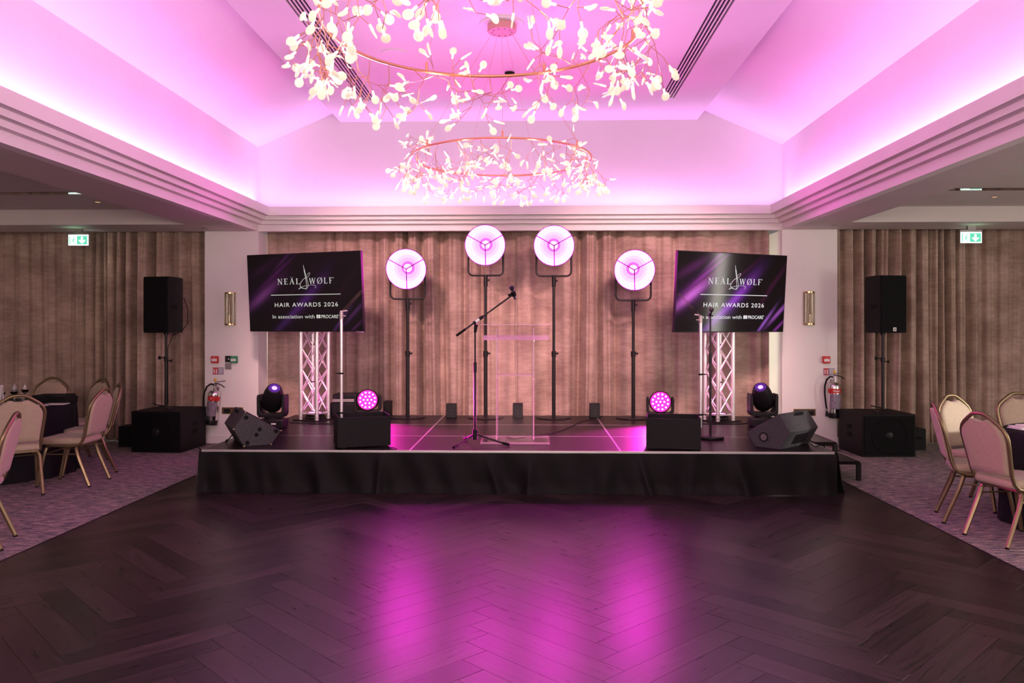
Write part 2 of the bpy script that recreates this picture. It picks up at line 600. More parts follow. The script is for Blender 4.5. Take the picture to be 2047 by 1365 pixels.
    def mesh(s, name, mat, smooth=40):
        me = bpy.data.meshes.new(name)
        me.from_pydata([tuple(p) for p in s.v], [], s.f)
        bm = bmesh.new()
        bm.from_mesh(me)
        bmesh.ops.remove_doubles(bm, verts=bm.verts, dist=1e-6)
        bmesh.ops.dissolve_degenerate(bm, edges=bm.edges, dist=1e-7)
        bmesh.ops.recalc_face_normals(bm, faces=bm.faces)
        bm.to_mesh(me)
        bm.free()
        if smooth:
            for p in me.polygons:
                p.use_smooth = True
            me.set_sharp_from_angle(angle=math.radians(smooth))
        me.materials.append(mat)
        return me


def obj(name, mb, mat, parent=None, loc=(0, 0, 0), rotz=0.0, bevel=0.0, smooth=40, seg=2):
    me = mb.mesh(name, mat, smooth) if isinstance(mb, MB) else mb
    o = bpy.data.objects.new(name, me)
    COL.objects.link(o)
    o.location = loc
    o.rotation_euler = (0, 0, rotz)
    if parent:
        o.parent = parent
    if bevel:
        m = o.modifiers.new('bevel', 'BEVEL')
        m.width = bevel
        m.segments = seg
        m.limit_method = 'ANGLE'
        m.angle_limit = math.radians(40)
    return o


def tag(o, label, cat, group=None):
    o['label'] = label
    o['category'] = cat
    if group:
        o['group'] = group
    return o


def thing(name, label, cat, loc=(0, 0, 0), rotz=0.0, group=None):
    o = bpy.data.objects.new(name, None)
    COL.objects.link(o)
    o.empty_display_size = 0.1
    o.location = loc
    o.rotation_euler = (0, 0, rotz)
    return tag(o, label, cat, group)


def put_words(nm, mb, gap, mat, parent, y):
    """one object per word: letters are grouped where the space between them is wide"""
    n = len(mb.v)
    par_ = list(range(n))

    def find(a):
        while par_[a] != a:
            par_[a] = par_[par_[a]]
            a = par_[a]
        return a
    for f in mb.f:
        for b in f[1:]:
            par_[find(b)] = find(f[0])
    isl = {}
    for i in range(n):
        isl.setdefault(find(i), []).append(i)
    boxes = sorted((min(mb.v[i].x for i in v), max(mb.v[i].x for i in v), k) for k, v in isl.items())
    words, end = [], None
    for a, b, k in boxes:
        if end is None or a - end > gap:
            words.append(set())
            end = b
        words[-1].add(k)
        end = max(end, b)
    for wset in words:
        w = MB()
        idx = {}
        for f in mb.f:
            if find(f[0]) in wset:
                for i in f:
                    if i not in idx:
                        idx[i] = len(w.v)
                        w.v.append(mb.v[i])
                w.f.append([idx[i] for i in f])
        obj(nm, w, mat, parent, loc=(0, y, 0), smooth=0)


def struct(name, mb=None, mat=None, parent=None, **k):
    if mb is None:
        o = bpy.data.objects.new(name, None)
        COL.objects.link(o)
    else:
        o = obj(name, mb, mat, parent, **k)
    o['kind'] = 'structure'
    return o


def copy_tree(o, parent=None):
    c = o.copy()
    COL.objects.link(c)
    if parent:
        c.parent = parent
    for ch in list(o.children):
        copy_tree(ch, c)
    return c


def RX(a): return Matrix.Rotation(a, 4, 'X')
def RY(a): return Matrix.Rotation(a, 4, 'Y')
def RZ(a): return Matrix.Rotation(a, 4, 'Z')
def TR(x, y, z): return Matrix.Translation((x, y, z))
def AIM(loc, d, spin=0.0): return TR(*loc) @ Vector(d).normalized().to_track_quat('Z', 'Y').to_matrix().to_4x4() @ RZ(spin)


DG = None


def text_mesh(body, x0, x1, z0, cap, bold=0.0, space=1.0):
    """flat letters in the XZ plane between x0 and x1, baseline z0, capital height cap"""
    cu = bpy.data.curves.new('letters', 'FONT')
    cu.body = body
    cu.size = 1.0
    cu.offset = bold
    cu.space_character = space
    cu.resolution_u = 3
    t = bpy.data.objects.new('letters', cu)
    COL.objects.link(t)
    me = t.to_mesh()
    vs = [v.co.copy() for v in me.vertices]
    fs = [list(p.vertices) for p in me.polygons]
    t.to_mesh_clear()
    bpy.data.objects.remove(t)
    bpy.data.curves.remove(cu)
    xs = [v.x for v in vs]
    sx = (x1 - x0) / (max(xs) - min(xs))
    sz = cap / 0.727
    mb = MB()
    mb.add([((v.x - min(xs)) * sx + x0, 0, v.y * sz + z0) for v in vs], fs)
    return mb


# ------------------------------------------------------------------ the room shell
WX0, WX1 = -3.575, 3.16                     # edges of the dance floor
floor = struct('floor')
m = MB()
m.box2((WX0 - 0.001, YF, -0.05), (WX1 + 0.001, 11.7, -0.006))
struct('subfloor', m, M['sub'], floor)
for a, b in ((-8.9, WX0), (WX1, 8.5)):
    m = MB()
    m.box2((a, YF, -0.05), (b, 11.7, 0.0))
    struct('carpet', m, M['carpet'], floor)
m = MB()
m.box2((WX0, 8.35, -0.006), (WX1, 11.7, 0.0))
struct('carpet', m, M['carpet'], floor)
for x in (WX0, WX1):
    m = MB()
    m.box2((x - 0.006, YF, -0.004), (x + 0.006, 8.35, 0.003))
    struct('edge_strip', m, M['blackm'], floor)


def clip(poly, f):
    out = []
    n = len(poly)
    for i in range(n):
        p, q = poly[i], poly[(i + 1) % n]
        a, b = f(p), f(q)
        if a >= 0:
            out.append(p)
        if (a >= 0) != (b >= 0):
            t = a / (a - b)
            out.append((p[0] + (q[0] - p[0]) * t, p[1] + (q[1] - p[1]) * t))
    return out


PL, PW = 0.914, 0.1523
S2 = math.sqrt(0.5)
rnd = random.Random(4)
planks = []
for n in range(-9, 10):
    for k in range(-70, 130):
        for kind in (0, 1):
            if kind == 0:
                ax, ay, w, h = k * PW + 2 * PL * n, k * PW, PL, PW
            else:
                ax, ay, w, h = k * PW + PL + 2 * PL * n, (k + 1) * PW - PL, PW, PL
            cxx, cyy = ax + w / 2, ay + h / 2
            X, Y = 0.42 + (cxx - cyy) * S2, (cxx + cyy) * S2
            if X < WX0 - 0.5 or X > WX1 + 0.5 or Y < YF - 0.5 or Y > 8.4 + 0.5:
                continue
            g = 0.0007
            loc = [(-PL / 2 + g, -PW / 2 + g), (PL / 2 - g, -PW / 2 + g), (PL / 2 - g, PW / 2 - g), (-PL / 2 + g, PW / 2 - g)]
            ang = PI / 4 if kind == 0 else 3 * PI / 4
            ca, sa = math.cos(ang), math.sin(ang)
            wp = [(X + x * ca - y * sa, Y + x * sa + y * ca) for x, y in loc]
            cp = wp
            for f in (lambda p: p[0] - WX0, lambda p: WX1 - p[0], lambda p: 8.35 - p[1], lambda p: p[1] - YF):
                cp = clip(cp, f)
                if not cp:
                    break
            if len(cp) < 3:
                continue
            planks.append((X, Y, ang, cp, len(cp) == 4 and max(abs(a - b) for p, q in zip(cp, wp) for a, b in zip(p, q)) < 1e-9))


def plank_mb(poly):
    mb = MB()
    c = (sum(p[0] for p in poly) / len(poly), sum(p[1] for p in poly) / len(poly))
    top = []
    for p in poly:
        d = math.hypot(p[0] - c[0], p[1] - c[1]) + 1e-9
        k = max(0.0, 1 - 0.0012 / d)
        top.append((c[0] + (p[0] - c[0]) * k, c[1] + (p[1] - c[1]) * k))
    n = len(poly)
    mb.add([(p[0], p[1], -0.006) for p in poly] + [(p[0], p[1], -0.0012) for p in poly] + [(p[0], p[1], 0) for p in top],
           [tuple(range(2 * n, 3 * n))] + [(i, (i + 1) % n, n + (i + 1) % n, n + i) for i in range(n)] + [(n + i, n + (i + 1) % n, 2 * n + (i + 1) % n, 2 * n + i) for i in range(n)])
    return mb


fullmesh = plank_mb([(-PL / 2 + .0007, -PW / 2 + .0007), (PL / 2 - .0007, -PW / 2 + .0007), (PL / 2 - .0007, PW / 2 - .0007), (-PL / 2 + .0007, PW / 2 - .0007)]).mesh('plank', M['plank'], 0)


def in_view(p):
    return 2.15 < p[1] < 7.75 and abs(p[0] - 0.026 * p[1] * -1) < 0.68 * p[1] + 0.5


vis = [p for p in planks if in_view(p)]
vis.sort(key=lambda p: p[1])
one = vis[:299]
rest = [p for p in planks if p not in one]
for X, Y, ang, cp, full in one:
    if full:
        o = bpy.data.objects.new('plank', fullmesh)
        COL.objects.link(o)
    else:
        ca, sa = math.cos(-ang), math.sin(-ang)
        lp = [((x - X) * ca - (y - Y) * sa, (x - X) * sa + (y - Y) * ca) for x, y in cp]
        o = obj('plank', plank_mb(lp), M['plank'], smooth=0)
    o.location = (X, Y, rnd.uniform(-0.0004, 0.0))
    o.rotation_euler = (rnd.uniform(-.0012, .0012), rnd.uniform(-.0003, .0003), ang)
    o.parent = floor
    o['kind'] = 'structure'
m = MB()
for X, Y, ang, cp, full in rest:
    b = plank_mb(cp)
    m.add(b.v, b.f)
o = obj('plank', m, M['plank'], floor, smooth=0)
o['kind'] = 'stuff'

# end wall with two windows behind the curtains, pillars, upper wall
wall_back = struct('wall_back')
m = MB()
m.box2((-8.9, 11.75, 0), (8.5, 11.9, 3.2))
struct('wall_panel', m, M['plaster'], wall_back)
for a, b, in ((-4.43, XL), (XR, 4.03)):
    m = MB()
    m.box2((a, YB, 0), (b, 11.75, ZS))
    struct('pillar', m, M['plaster'], wall_back)
    m = MB()
    m.box2((a - 0.012, YB - 0.014, 0), (b + 0.012, YB + 0.1, 0.11))
    struct('skirting_board', m, M['plaster'], wall_back, bevel=0.004)
m = MB()
m.box2((XL - 0.2, YB, 3.0), (XR + 0.2, YB + 0.15, 5.0))
struct('upper_wall', m, M['ceiling'], wall_back)
for i, (x, w) in enumerate(((-6.4, 3.2), (-0.2, 5.6), (6.0, 3.2))):
    win = struct('window_%d' % (i + 1))
    m = MB()
    for c, d in (((x, 11.72, 2.45), (w, .06, .07)), ((x, 11.72, 0.15), (w, .06, .07)), ((x - w / 2, 11.72, 1.3), (.07, .06, 2.3)), ((x + w / 2, 11.72, 1.3), (.07, .06, 2.3)), ((x, 11.72, 1.3), (.06, .06, 2.3))):
        m.box(c, d)
    struct('frame', m, M['white'], win)
    for sx in (-1, 1):
        m = MB()
        m.box((x + sx * w / 4, 11.735, 1.3), (w / 2 - .06, .01, 2.24))
        struct('pane', m, M['pane'], win)
win = struct('window_4')
m = MB()
for c, d in (((8.47, 6.74, 1.3), (.05, .06, 2.3)), ((8.47, 7.06, 1.3), (.05, .06, 2.3)), ((8.47, 6.9, 2.45), (.05, .38, .06)), ((8.47, 6.9, .15), (.05, .38, .06))):
    m.box(c, d)
struct('frame', m, M['white'], win)
m = MB()
m.box((8.48, 6.9, 1.3), (.01, .28, 2.26))
struct('pane', m, M['pane'], win)
win = struct('window_5')  # added window framing the wide side fill light
m = MB()
for c, d in (((8.47, 3.5, 1.45), (.05, .06, 2.1)), ((8.47, 4.9, 1.45), (.05, .06, 2.1)), ((8.47, 4.2, 2.5), (.05, 1.46, .06)), ((8.47, 4.2, .42), (.05, 1.46, .06))):
    m.box(c, d)
struct('frame', m, M['white'], win)
m = MB()
m.box((8.48, 4.2, 1.45), (.01, 1.36, 2.04))
struct('pane', m, M['pane'], win)
for nm, x in (('wall_left', -8.95), ('wall_right', 8.55)):
    m = MB()
    m.box2((x - 0.06, YF, 0), (x + 0.06, 11.75, 3.3))
    struct(nm, m, M['plaster'])
m = MB()
m.box2((-8.9, YF - 0.12, 0), (8.5, YF, 5.0))
struct('wall_front', m, M['plaster'])

# added windows set around the fill lights behind the camera
for i, (x, z, w, h) in enumerate(((XC, 2.35, 6.5, 1.4), (-6.3, 1.6, 3.3, 1.7), (5.9, 1.6, 3.3, 1.7))):
    win = struct('window_%d' % (i + 6))
    m = MB()
    for c, d in (((x, YF + .03, z + h / 2), (w + .08, .06, .07)), ((x, YF + .03, z - h / 2), (w + .08, .06, .07)), ((x - w / 2, YF + .03, z), (.07, .06, h)), ((x + w / 2, YF + .03, z), (.07, .06, h))):
        m.box(c, d)
    struct('frame', m, M['white'], win)
    m = MB()
    m.box((x, YF + .012, z), (w - .06, .01, h - .06))
    struct('pane', m, M['pane'], win)

# vaulted ceiling: side slopes, dropped raft, upper side walls, coffers over the side aisles
ceiling = struct('ceiling')
for s, x in ((1, XL), (-1, XR)):
    m = MB()
    m.box2((x - s * 0.12, YF, 3.0), (x, YB + 0.1, ZW + 0.02))
    struct('upper_side_wall', m, M['ceiling'], ceiling)
    m = MB()
    xr = XC - s * 2.30
    m.prism([(x - s * 0.15, ZW - 0.065), (xr, ZW - 0.0665 + 0.445 * abs(xr - (x - s * 0.15))), (xr, 5.0), (x - s * 0.15, 5.0)], YF, YB + 0.1)
    struct('sloped_panel', m, M['ceiling'], ceiling)
RXL, RXR = -2.585, 2.185
slots = ((-2.09, 9.66), (1.53, 9.63))
m = MB()
strips = [(RXL, -2.09), (-1.91, 1.53), (1.71, RXR)]
for a, b in strips:
    m.box2((a, YF, ZR), (b, YB, ZR + 0.25))
for x0, y1 in ((-2.09, 9.66), (1.53, 9.63)):
    m.box2((x0, y1, ZR), (x0 + 0.18, YB, ZR + 0.25))
    m.box2((x0, YF, ZR + 0.08), (x0 + 0.18, y1, ZR + 0.25))
struct('raft_panel', m, M['raft'], ceiling, smooth=0)
m = MB()
m.box2((XC - 2.5, YF, ZR + 0.25), (XC + 2.5, YB, 4.9))
struct('roof_void', m, M['ceiling'], ceiling)
for x0, y1 in ((-2.09, 9.66), (1.53, 9.63)):
    d = thing('slot_diffuser', 'long linear air slot of thin dark lines in the ceiling raft, ' + ('nearer the left screen' if x0 < 0 else 'nearer the right screen'), 'vent', (x0 + 0.09, (YF + y1) / 2, ZR), group='linear ceiling air slots')
    L = y1 - YF
    m = MB()
    m.box((0, 0, 0.074), (0.178, L - .004, 0.008))
    obj('backing', m, M['slot'], d)
    for k in range(6):
        m = MB()
        xx = -0.09 + 0.18 * k / 5
        wdt = 0.008 if k in (0, 5) else 0.013
        m.box((xx + (wdt / 2 if k == 0 else -wdt / 2 if k == 5 else 0), 0, 0.006), (wdt, L - .004, 0.012))
        obj('blade', m, M['raft'], d)

CO = [(-8.9, -4.37, XL), (3.915, 8.5, XR)]
for i, (a, b, f) in enumerate(CO):
    inner = b if i == 0 else a
    m = MB()
    lo, hi = (inner, f - 0.10) if i == 0 else (f + 0.10, inner)
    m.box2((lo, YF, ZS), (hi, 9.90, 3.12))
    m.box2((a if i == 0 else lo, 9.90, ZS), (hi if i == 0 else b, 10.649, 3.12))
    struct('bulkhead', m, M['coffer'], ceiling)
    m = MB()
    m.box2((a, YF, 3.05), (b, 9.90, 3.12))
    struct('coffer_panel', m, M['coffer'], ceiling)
    m = MB()
    m.box2((a, 8.60, 3.046), (b, 8.74, 3.0505))
    struct('polished_wall_track', m, M['track'], ceiling)
    # curtain recess over the side curtains
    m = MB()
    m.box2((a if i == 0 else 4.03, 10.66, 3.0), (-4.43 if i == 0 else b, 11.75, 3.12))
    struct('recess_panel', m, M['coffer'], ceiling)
m = MB()
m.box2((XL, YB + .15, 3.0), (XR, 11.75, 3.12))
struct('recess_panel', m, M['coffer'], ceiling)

# stepped cornice with the cove trough behind its lip, one mitred run per side
CPIECES = [('fascia', [(-0.10, ZS), (0, ZS), (0, 2.947), (-0.10, 2.947)]), ('step', [(-0.10, 2.947), (0.07, 2.947), (0.07, 2.996), (-0.10, 2.996)]),
           ('step', [(-0.10, 2.996), (0.14, 2.996), (0.14, 3.046), (-0.10, 3.046)]),
           ('lip', [(-0.10, 3.046), (0.21, 3.046), (0.21, 3.160), (0.19, 3.160), (0.19, 3.066), (-0.10, 3.066)])]


def run(name, side):
    t = struct(name)
    for nm, poly in CPIECES:
        mb = MB()
        n = len(poly)
        vs = []
        for e in (0, 1):
            for r, z in poly:
                if side == 'left':
                    vs.append((XL + r, (YF if e == 0 else YB - r), z))
                elif side == 'right':
                    vs.append((XR - r, (YF if e == 0 else YB - r), z))
                else:
                    vs.append(((XL + r if e == 0 else XR - r), YB - r, z))
        fs = [tuple(range(n)), tuple(range(2 * n - 1, n - 1, -1))] + [(i, (i + 1) % n, n + (i + 1) % n, n + i) for i in range(n)]
        mb.add(vs, fs)
        struct(nm, mb, M['plaster'], t, smooth=0)


run('trim_1', 'left')
run('trim_2', 'right')
run('trim_3', 'back')


# ------------------------------------------------------------------ curtains
def curtain(label, x0, x1, y, z0, z1, seed, amp, wl, group, lean=0.0):
    r = random.Random(seed)
    W = x1 - x0
    nx = int(W / 0.011)
    nz = 16
    ph = [r.uniform(0, 6.28) for _ in range(8)]
    sharp = [(r.uniform(0, W), r.uniform(0.02, 0.05), r.uniform(-0.3, 1.0), r.uniform(-.05, .05)) for _ in range(int(W * 2.4))]
    vs, fs = [], []
    for i in range(nx + 1):
        u = W * i / nx
        for j in range(nz + 1):
            h = j / nz
            uu = u + 0.13 * math.sin(u * 2.3 + ph[0]) + 0.06 * math.sin(u * 5.1 + ph[1]) + (1 - h) * 0.03 * math.sin(u * 3.7 + ph[2])
            a = amp * (0.58 + 0.42 * math.sin(u * 1.9 + ph[3])) * (0.8 + 0.2 * math.sin(u * 4.3 + ph[4] + h))
            th = 2 * PI * uu / wl + ph[5]
            v = 0.5 - 0.5 * math.sin(th)
            d = a * (1 - 2 * v ** 2.0) + 0.22 * a * math.sin(2.3 * th + ph[6] + 0.8 * h) + 0.10 * a * math.sin(4.1 * th + ph[7])
            for c, w, k, sl in sharp:
                q = (u - c - sl * (h - .5)) / w
                if abs(q) < 3:
                    d += -0.6 * amp * k * math.exp(-q * q) * (1.2 - 0.5 * h)
            bx = x0 + u + 0.012 * math.sin(u * 9 + ph[7] + h * 3) * (1 - h)
            vs.append((bx, y - d, z0 + (z1 - z0) * h))
    for i in range(nx):
        for j in range(nz):
            a = i * (nz + 1) + j
            fs.append((a, a + nz + 1, a + nz + 2, a + 1))
    mb = MB()
    mb.add(vs, fs)
    o = obj('curtain', mb, M['curtain'], smooth=180)
    sm = o.modifiers.new('thickness', 'SOLIDIFY')
    sm.thickness = 0.004
    return tag(o, label, 'curtain', group)


GC = 'velvet curtains across the end wall'
curtain('beige velvet curtain behind the left round table, far left', -8.6, -5.82, 11.12, 0.014, 2.96, 1, 0.13, 0.21, GC)
curtain('beige velvet curtain behind the left pole-mounted loudspeaker', -5.90, -4.465, 10.86, 0.014, 2.96, 2, 0.13, 0.20, GC)
curtain('beige velvet stage curtain behind the left screen and left dish lamps', -3.695, -0.12, 11.02, 0.014, 2.97, 3, 0.12, 0.29, GC)
curtain('beige velvet stage curtain behind the right screen and right dish lamps', -0.22, 3.19, 10.92, 0.014, 2.97, 7, 0.12, 0.30, GC)
curtain('beige velvet curtain behind the right pole-mounted loudspeaker', 4.04, 5.46, 10.86, 0.014, 2.96, 5, 0.13, 0.19, GC)
curtain('beige velvet curtain behind the right round table, far right', 5.38, 8.3, 11.12, 0.014, 2.96, 6, 0.13, 0.21, GC)

# ------------------------------------------------------------------ stage
SX0, SX1, SY0, SY1, SZ = -3.17, 2.83, 7.54, 10.54, 0.40
stage = thing('stage', 'low black portable stage of nine deck panels with thin silver joints', 'stage')
for i in range(3):
    for j in range(3):
        x, y = SX0 + 2 * i, SY0 + j
        m = MB()
        m.box2((x + .008, y + .008, SZ - .03), (x + 1.992, y + .992, SZ))
        p = obj('deck_panel', m, M['deck'], stage)
        m = MB()
        for lo, hi in (((x + .001, y + .001), (x + 1.999, y + .008)), ((x + .001, y + .992), (x + 1.999, y + .999)), ((x + .001, y + .008), (x + .008, y + .992)), ((x + 1.992, y + .008), (x + 1.999, y + .992))):
            m.box2((lo[0], lo[1], SZ - .08), (hi[0], hi[1], SZ + .0005))
        obj('edge_frame', m, M['alub'], p, smooth=0)
        for lx in (x + .06, x + 1.94):
            for ly in (y + .06, y + .94):
                m = MB()
                m.cyl((lx, ly, 0), (lx, ly, SZ - .03), 0.024, n=8)
                obj('leg', m, M['alu'], stage)


def skirt_mesh(x0, x1, y0, y1, seed):
    """hanging cloth from (x0,y0) to (x1,y1); folds push outward"""
    r = random.Random(seed)
    L = math.hypot(x1 - x0, y1 - y0)
    tx, ty = (x1 - x0) / L, (y1 - y0) / L
    nxn, nyn = ty, -tx
    n = int(L / 0.02)
    nz = 10
    ph = [r.uniform(0, 6.28) for _ in range(6)]
    fl = [(r.uniform(0, L), r.uniform(0.03, 0.10), r.uniform(0.018, 0.055), r.uniform(-.12, .12)) for _ in range(int(L * 2.6))]
    vs, fs = [], []
    for i in range(n + 1):
        u = L * i / n
        for j in range(nz + 1):
            h = j / nz
            k = (1 - h) ** 0.6
            d = 0.012 + (0.25 + k) * (0.014 + 0.010 * math.sin(u * 7 + ph[0]) + 0.009 * math.sin(u * 19 + ph[1] + 3 * h + math.sin(u * 3)))
            for c, w, a, sl in fl:
                q = (u - c - sl * (1 - h)) / w
                if abs(q) < 3:
                    d += a * k * math.exp(-q * q)
            if h < 0.16:
                d += (0.16 - h) * (0.13 + 0.07 * math.sin(u * 3.1 + ph[2]))
            vs.append((x0 + tx * u + nxn * d, y0 + ty * u + nyn * d, 0.004 + (SZ - 0.022) * h))
    for i in range(n):
        for j in range(nz):
            a = i * (nz + 1) + j
            fs.append((a, a + nz + 1, a + nz + 2, a + 1))
    mb = MB()
    mb.add(vs, fs)
    return mb


sk = thing('stage_skirt', 'black cloth skirt hanging round the front and sides of the stage', 'skirt')
obj('front_cloth', skirt_mesh(SX0 - .01, SX1 + .01, SY0 - .006, SY0 - .006, 11), M['skirt'], sk, smooth=180)
obj('side_cloth', skirt_mesh(SX0 - .008, SX0 - .008, SY1, SY0, 12), M['skirt'], sk, smooth=180)
obj('side_cloth', skirt_mesh(SX1 + .008, SX1 + .008, SY0, SY0 + 0.62, 13), M['skirt'], sk, smooth=180)

st = thing('stage_steps', 'black two-tread step unit at the right end of the stage', 'steps', (2.85, 8.2, 0))
m = MB()
m.box2((0.02, 0, 0.36), (0.25, 1.05, 0.40))
obj('tread', m, M['deck'], st, bevel=.003)
m = MB()
m.box2((0.02, 0.03, 0.165), (0.50, 1.05, 0.20))
obj('tread', m, M['deck'], st, bevel=.003)
for x, y, z in ((.235, .015, .38), (.235, 1.03, .38), (.485, .045, .18), (.485, 1.03, .18)):
    m = MB()
    m.box2((x - .02, y - .02, 0), (x + .02, y + .02, z))
    obj('leg', m, M['blackm'], st)
m = MB()
m.box2((.485, .03, .195), (.502, 1.05, .204))
obj('nosing', m, M['alub'], st)
m = MB()
m.box2((.238, .0, .395), (.252, 1.05, .404))
obj('nosing', m, M['alub'], st)

# ------------------------------------------------------------------ chandeliers
leafm = MB()
prof = []
R_, T_ = 0.0225, 0.0035
vs, fs = [], []
n = 14
for (k, zz) in ((0.82, T_), (1.0, T_ * .4), (1.0, -T_ * .4), (0.82, -T_)):
    for i in range(n):
        w = 2 * PI * i / n
        vs.append((R_ * k * math.sin(w), zz, 0.050 + R_ * 1.12 * k * math.cos(w)))
for j in range(3):
    for i in range(n):
        l = (i + 1) % n
        fs.append((j * n + i, j * n + l, (j + 1) * n + l, (j + 1) * n + i))
fs += [tuple(range(n)), tuple(range(3 * n, 4 * n))[::-1]]
leafm.add(vs, fs)
LEAF = leafm.mesh('lamp_leaf', M['leaf'], 60)
stemm = MB()
stemm.cyl((0, 0, 0), (0, 0, 0.034), 0.0052, 0.0065, 8)
nl = len(LEAF.polygons)
bmx = bmesh.new()
bmx.from_mesh(LEAF)
smesh = stemm.mesh('s', M['leafhot'], 60)
bmx.from_mesh(smesh)
bmx.to_mesh(LEAF)
bmx.free()
LEAF.materials.append(M['leafhot'])
for p in LEAF.polygons:
    p.use_smooth = True
    if p.index >= nl:
        p.material_index = 1
LEAF.set_sharp_from_angle(angle=math.radians(60))


def chandelier(x, y, z, label, seed):
    r = random.Random(seed)
    R = 0.81
    t = thing('ring_chandelier', label, 'chandelier', (x, y, z), group='copper ring chandeliers')
    m = MB()
    m.tube([(R * math.cos(2 * PI * k / 96), R * math.sin(2 * PI * k / 96), 0) for k in range(96)], 0.0095, 8, True)
    obj('ring', m, M['copper'], t)
    top = ZR - z
    m = MB()
    m.lathe([(0.0, top - .075), (0.125, top - .075), (0.132, top - .068), (0.132, top - .008), (0.0, top - .008)], 32)
    c = obj('canopy', m, M['magcan'], t, smooth=30)
    m = MB()
    m.lathe([(0.0, top - .012), (0.20, top - .012), (0.205, top), (0.0, top)], 40)
    obj('ceiling_plate', m, M['raft'], t, smooth=30)
    for k in range(10):
        w = 2 * PI * k / 10
        m = MB()
        m.cyl((0.09 * math.cos(w), 0.09 * math.sin(w), top - .081), (0.09 * math.cos(w), 0.09 * math.sin(w), top - .073), .009, n=8)
        obj('grommet', m, M['plate'], c)
    for k in range(7):
        w = 2 * PI * (k + .3) / 7
        p = Vector((R * math.cos(w), R * math.sin(w), 0))
        m = MB()
        m.cyl(p - Vector((0, 0, .004)), p + Vector((0, 0, .055)), 0.0085, n=10)
        obj('wire_ferrule', m, M['copper'], t)
        m = MB()
        m.cyl(p + Vector((0, 0, .05)), (0.09 * math.cos(w), 0.09 * math.sin(w), top - .075), 0.0011, n=5)
        obj('wire', m, M['copper'], t)
    for k in range(8):
        w = 2 * PI * (k + .5) / 8
        ld = bpy.data.lights.new('leaf_glow', 'POINT')
        ld.energy = 2.5
        ld.color = (1.0, 0.76, 0.58)
        ld.shadow_soft_size = 0.02
        lo_ = bpy.data.objects.new('leaf_glow', ld)
        COL.objects.link(lo_)
        lo_.location = (x + R * math.cos(w), y + R * math.sin(w), z - .10)
    NB = 40
    for b in range(NB):
        w = 2 * PI * (b + r.uniform(-.25, .25)) / NB
        rad = Vector((math.cos(w), math.sin(w), 0))
        tan = Vector((-math.sin(w), math.cos(w), 0))
        base = rad * R
        twig = MB()
        ends = []

        def grow(p, d, lev):
            ln = r.uniform(0.075, 0.115) * (1.0 if lev < 2 else 0.75)
            q = p + d * ln
            twig.tube([p, q], 0.0024 if lev == 0 else 0.0018, 5)
            if lev >= 2 and r.random() < 0.55 or lev >= 3:
                ends.append((q, d))
                return
            for kk in range(2 if (lev or r.random() < .4) else 3):
                nd = (d * 0.75 + Vector((r.gauss(0, 1), r.gauss(0, 1), r.gauss(-0.12, .9))) * 0.55).normalized()
                # stay near the ring
                rel = q + nd * 0.1
                off = Vector((rel.x, rel.y, 0)).length - R
                if abs(off) > 0.16:
                    nd = (nd - rad * off * 3).normalized()
                grow(q, nd, lev + 1)
        side = r.uniform(-0.7, 0.8)
        d0 = (rad * side + tan * r.uniform(-.7, .7) + Vector((0, 0, r.choice((-1, -1, -.7, -1.1, .15))))).normalized()
        grow(base, d0, 0)
        bo = obj('branch', twig, M['copper'], t)
        for q, d in ends:
            o = bpy.data.objects.new('lamp_leaf', LEAF)
            COL.objects.link(o)
            o.parent = bo
            dd = (d + Vector((r.gauss(0, .25), r.gauss(0, .25), r.gauss(0, .25)))).normalized()
            o.matrix_local = AIM(q, dd, r.uniform(0, 2 * PI))
    return t


chandelier(-0.25, 4.03, 3.10, 'large copper ring chandelier of glowing leaves, the nearer one over the dance floor', 25)
chandelier(-0.28, 7.23, 3.10, 'copper ring chandelier of glowing leaves, the farther one in front of the stage', 22)

# ceiling fittings
m = MB()
m.lathe([(0, -.012), (0.125, -.012), (0.13, 0), (0, 0)], 32)
tag(obj('ceiling_speaker', m, M['raft'], loc=(-1.39, 7.96, ZR), smooth=30), 'flat round white cover plate in the raft left of the far chandelier canopy', 'ceiling plate')
m = MB()
m.lathe([(0, -.045), (0.03, -.045), (0.05, -.02), (0.055, 0), (0, 0)], 20)
tag(obj('smoke_detector', m, M['black'], loc=(-0.25, 8.62, ZR), smooth=30), 'small dark detector on the ceiling raft seen just below the near ring', 'detector')
for (x, y, z, w) in ((-5.93, 8.0, 3.05, 'left coffer nearest the frame edge'), (-5.15, 9.3, 3.05, 'left coffer nearer the exit sign'), (-4.28, 10.28, ZS, 'soffit beside the left pillar'),
                     (5.25, 9.2, 3.05, 'right coffer near the exit sign'), (3.83, 10.22, ZS, 'soffit beside the right pillar')):
    t = thing('downlight', 'tiny round recessed downlight in the ' + w, 'downlight', (x, y, z), group='recessed downlights of the side aisles')
    m = MB()
    m.lathe([(0.030, -.001), (0.042, -.004), (0.045, 0), (0.030, 0)], 20)
    obj('bezel', m, M['plate'], t)
    m = MB()
    m.lathe([(0, -.002), (0.030, -.002), (0.030, 0), (0, 0)], 20)
    obj('lens', m, M['downl'] if z > 3 else M['plate'], t)


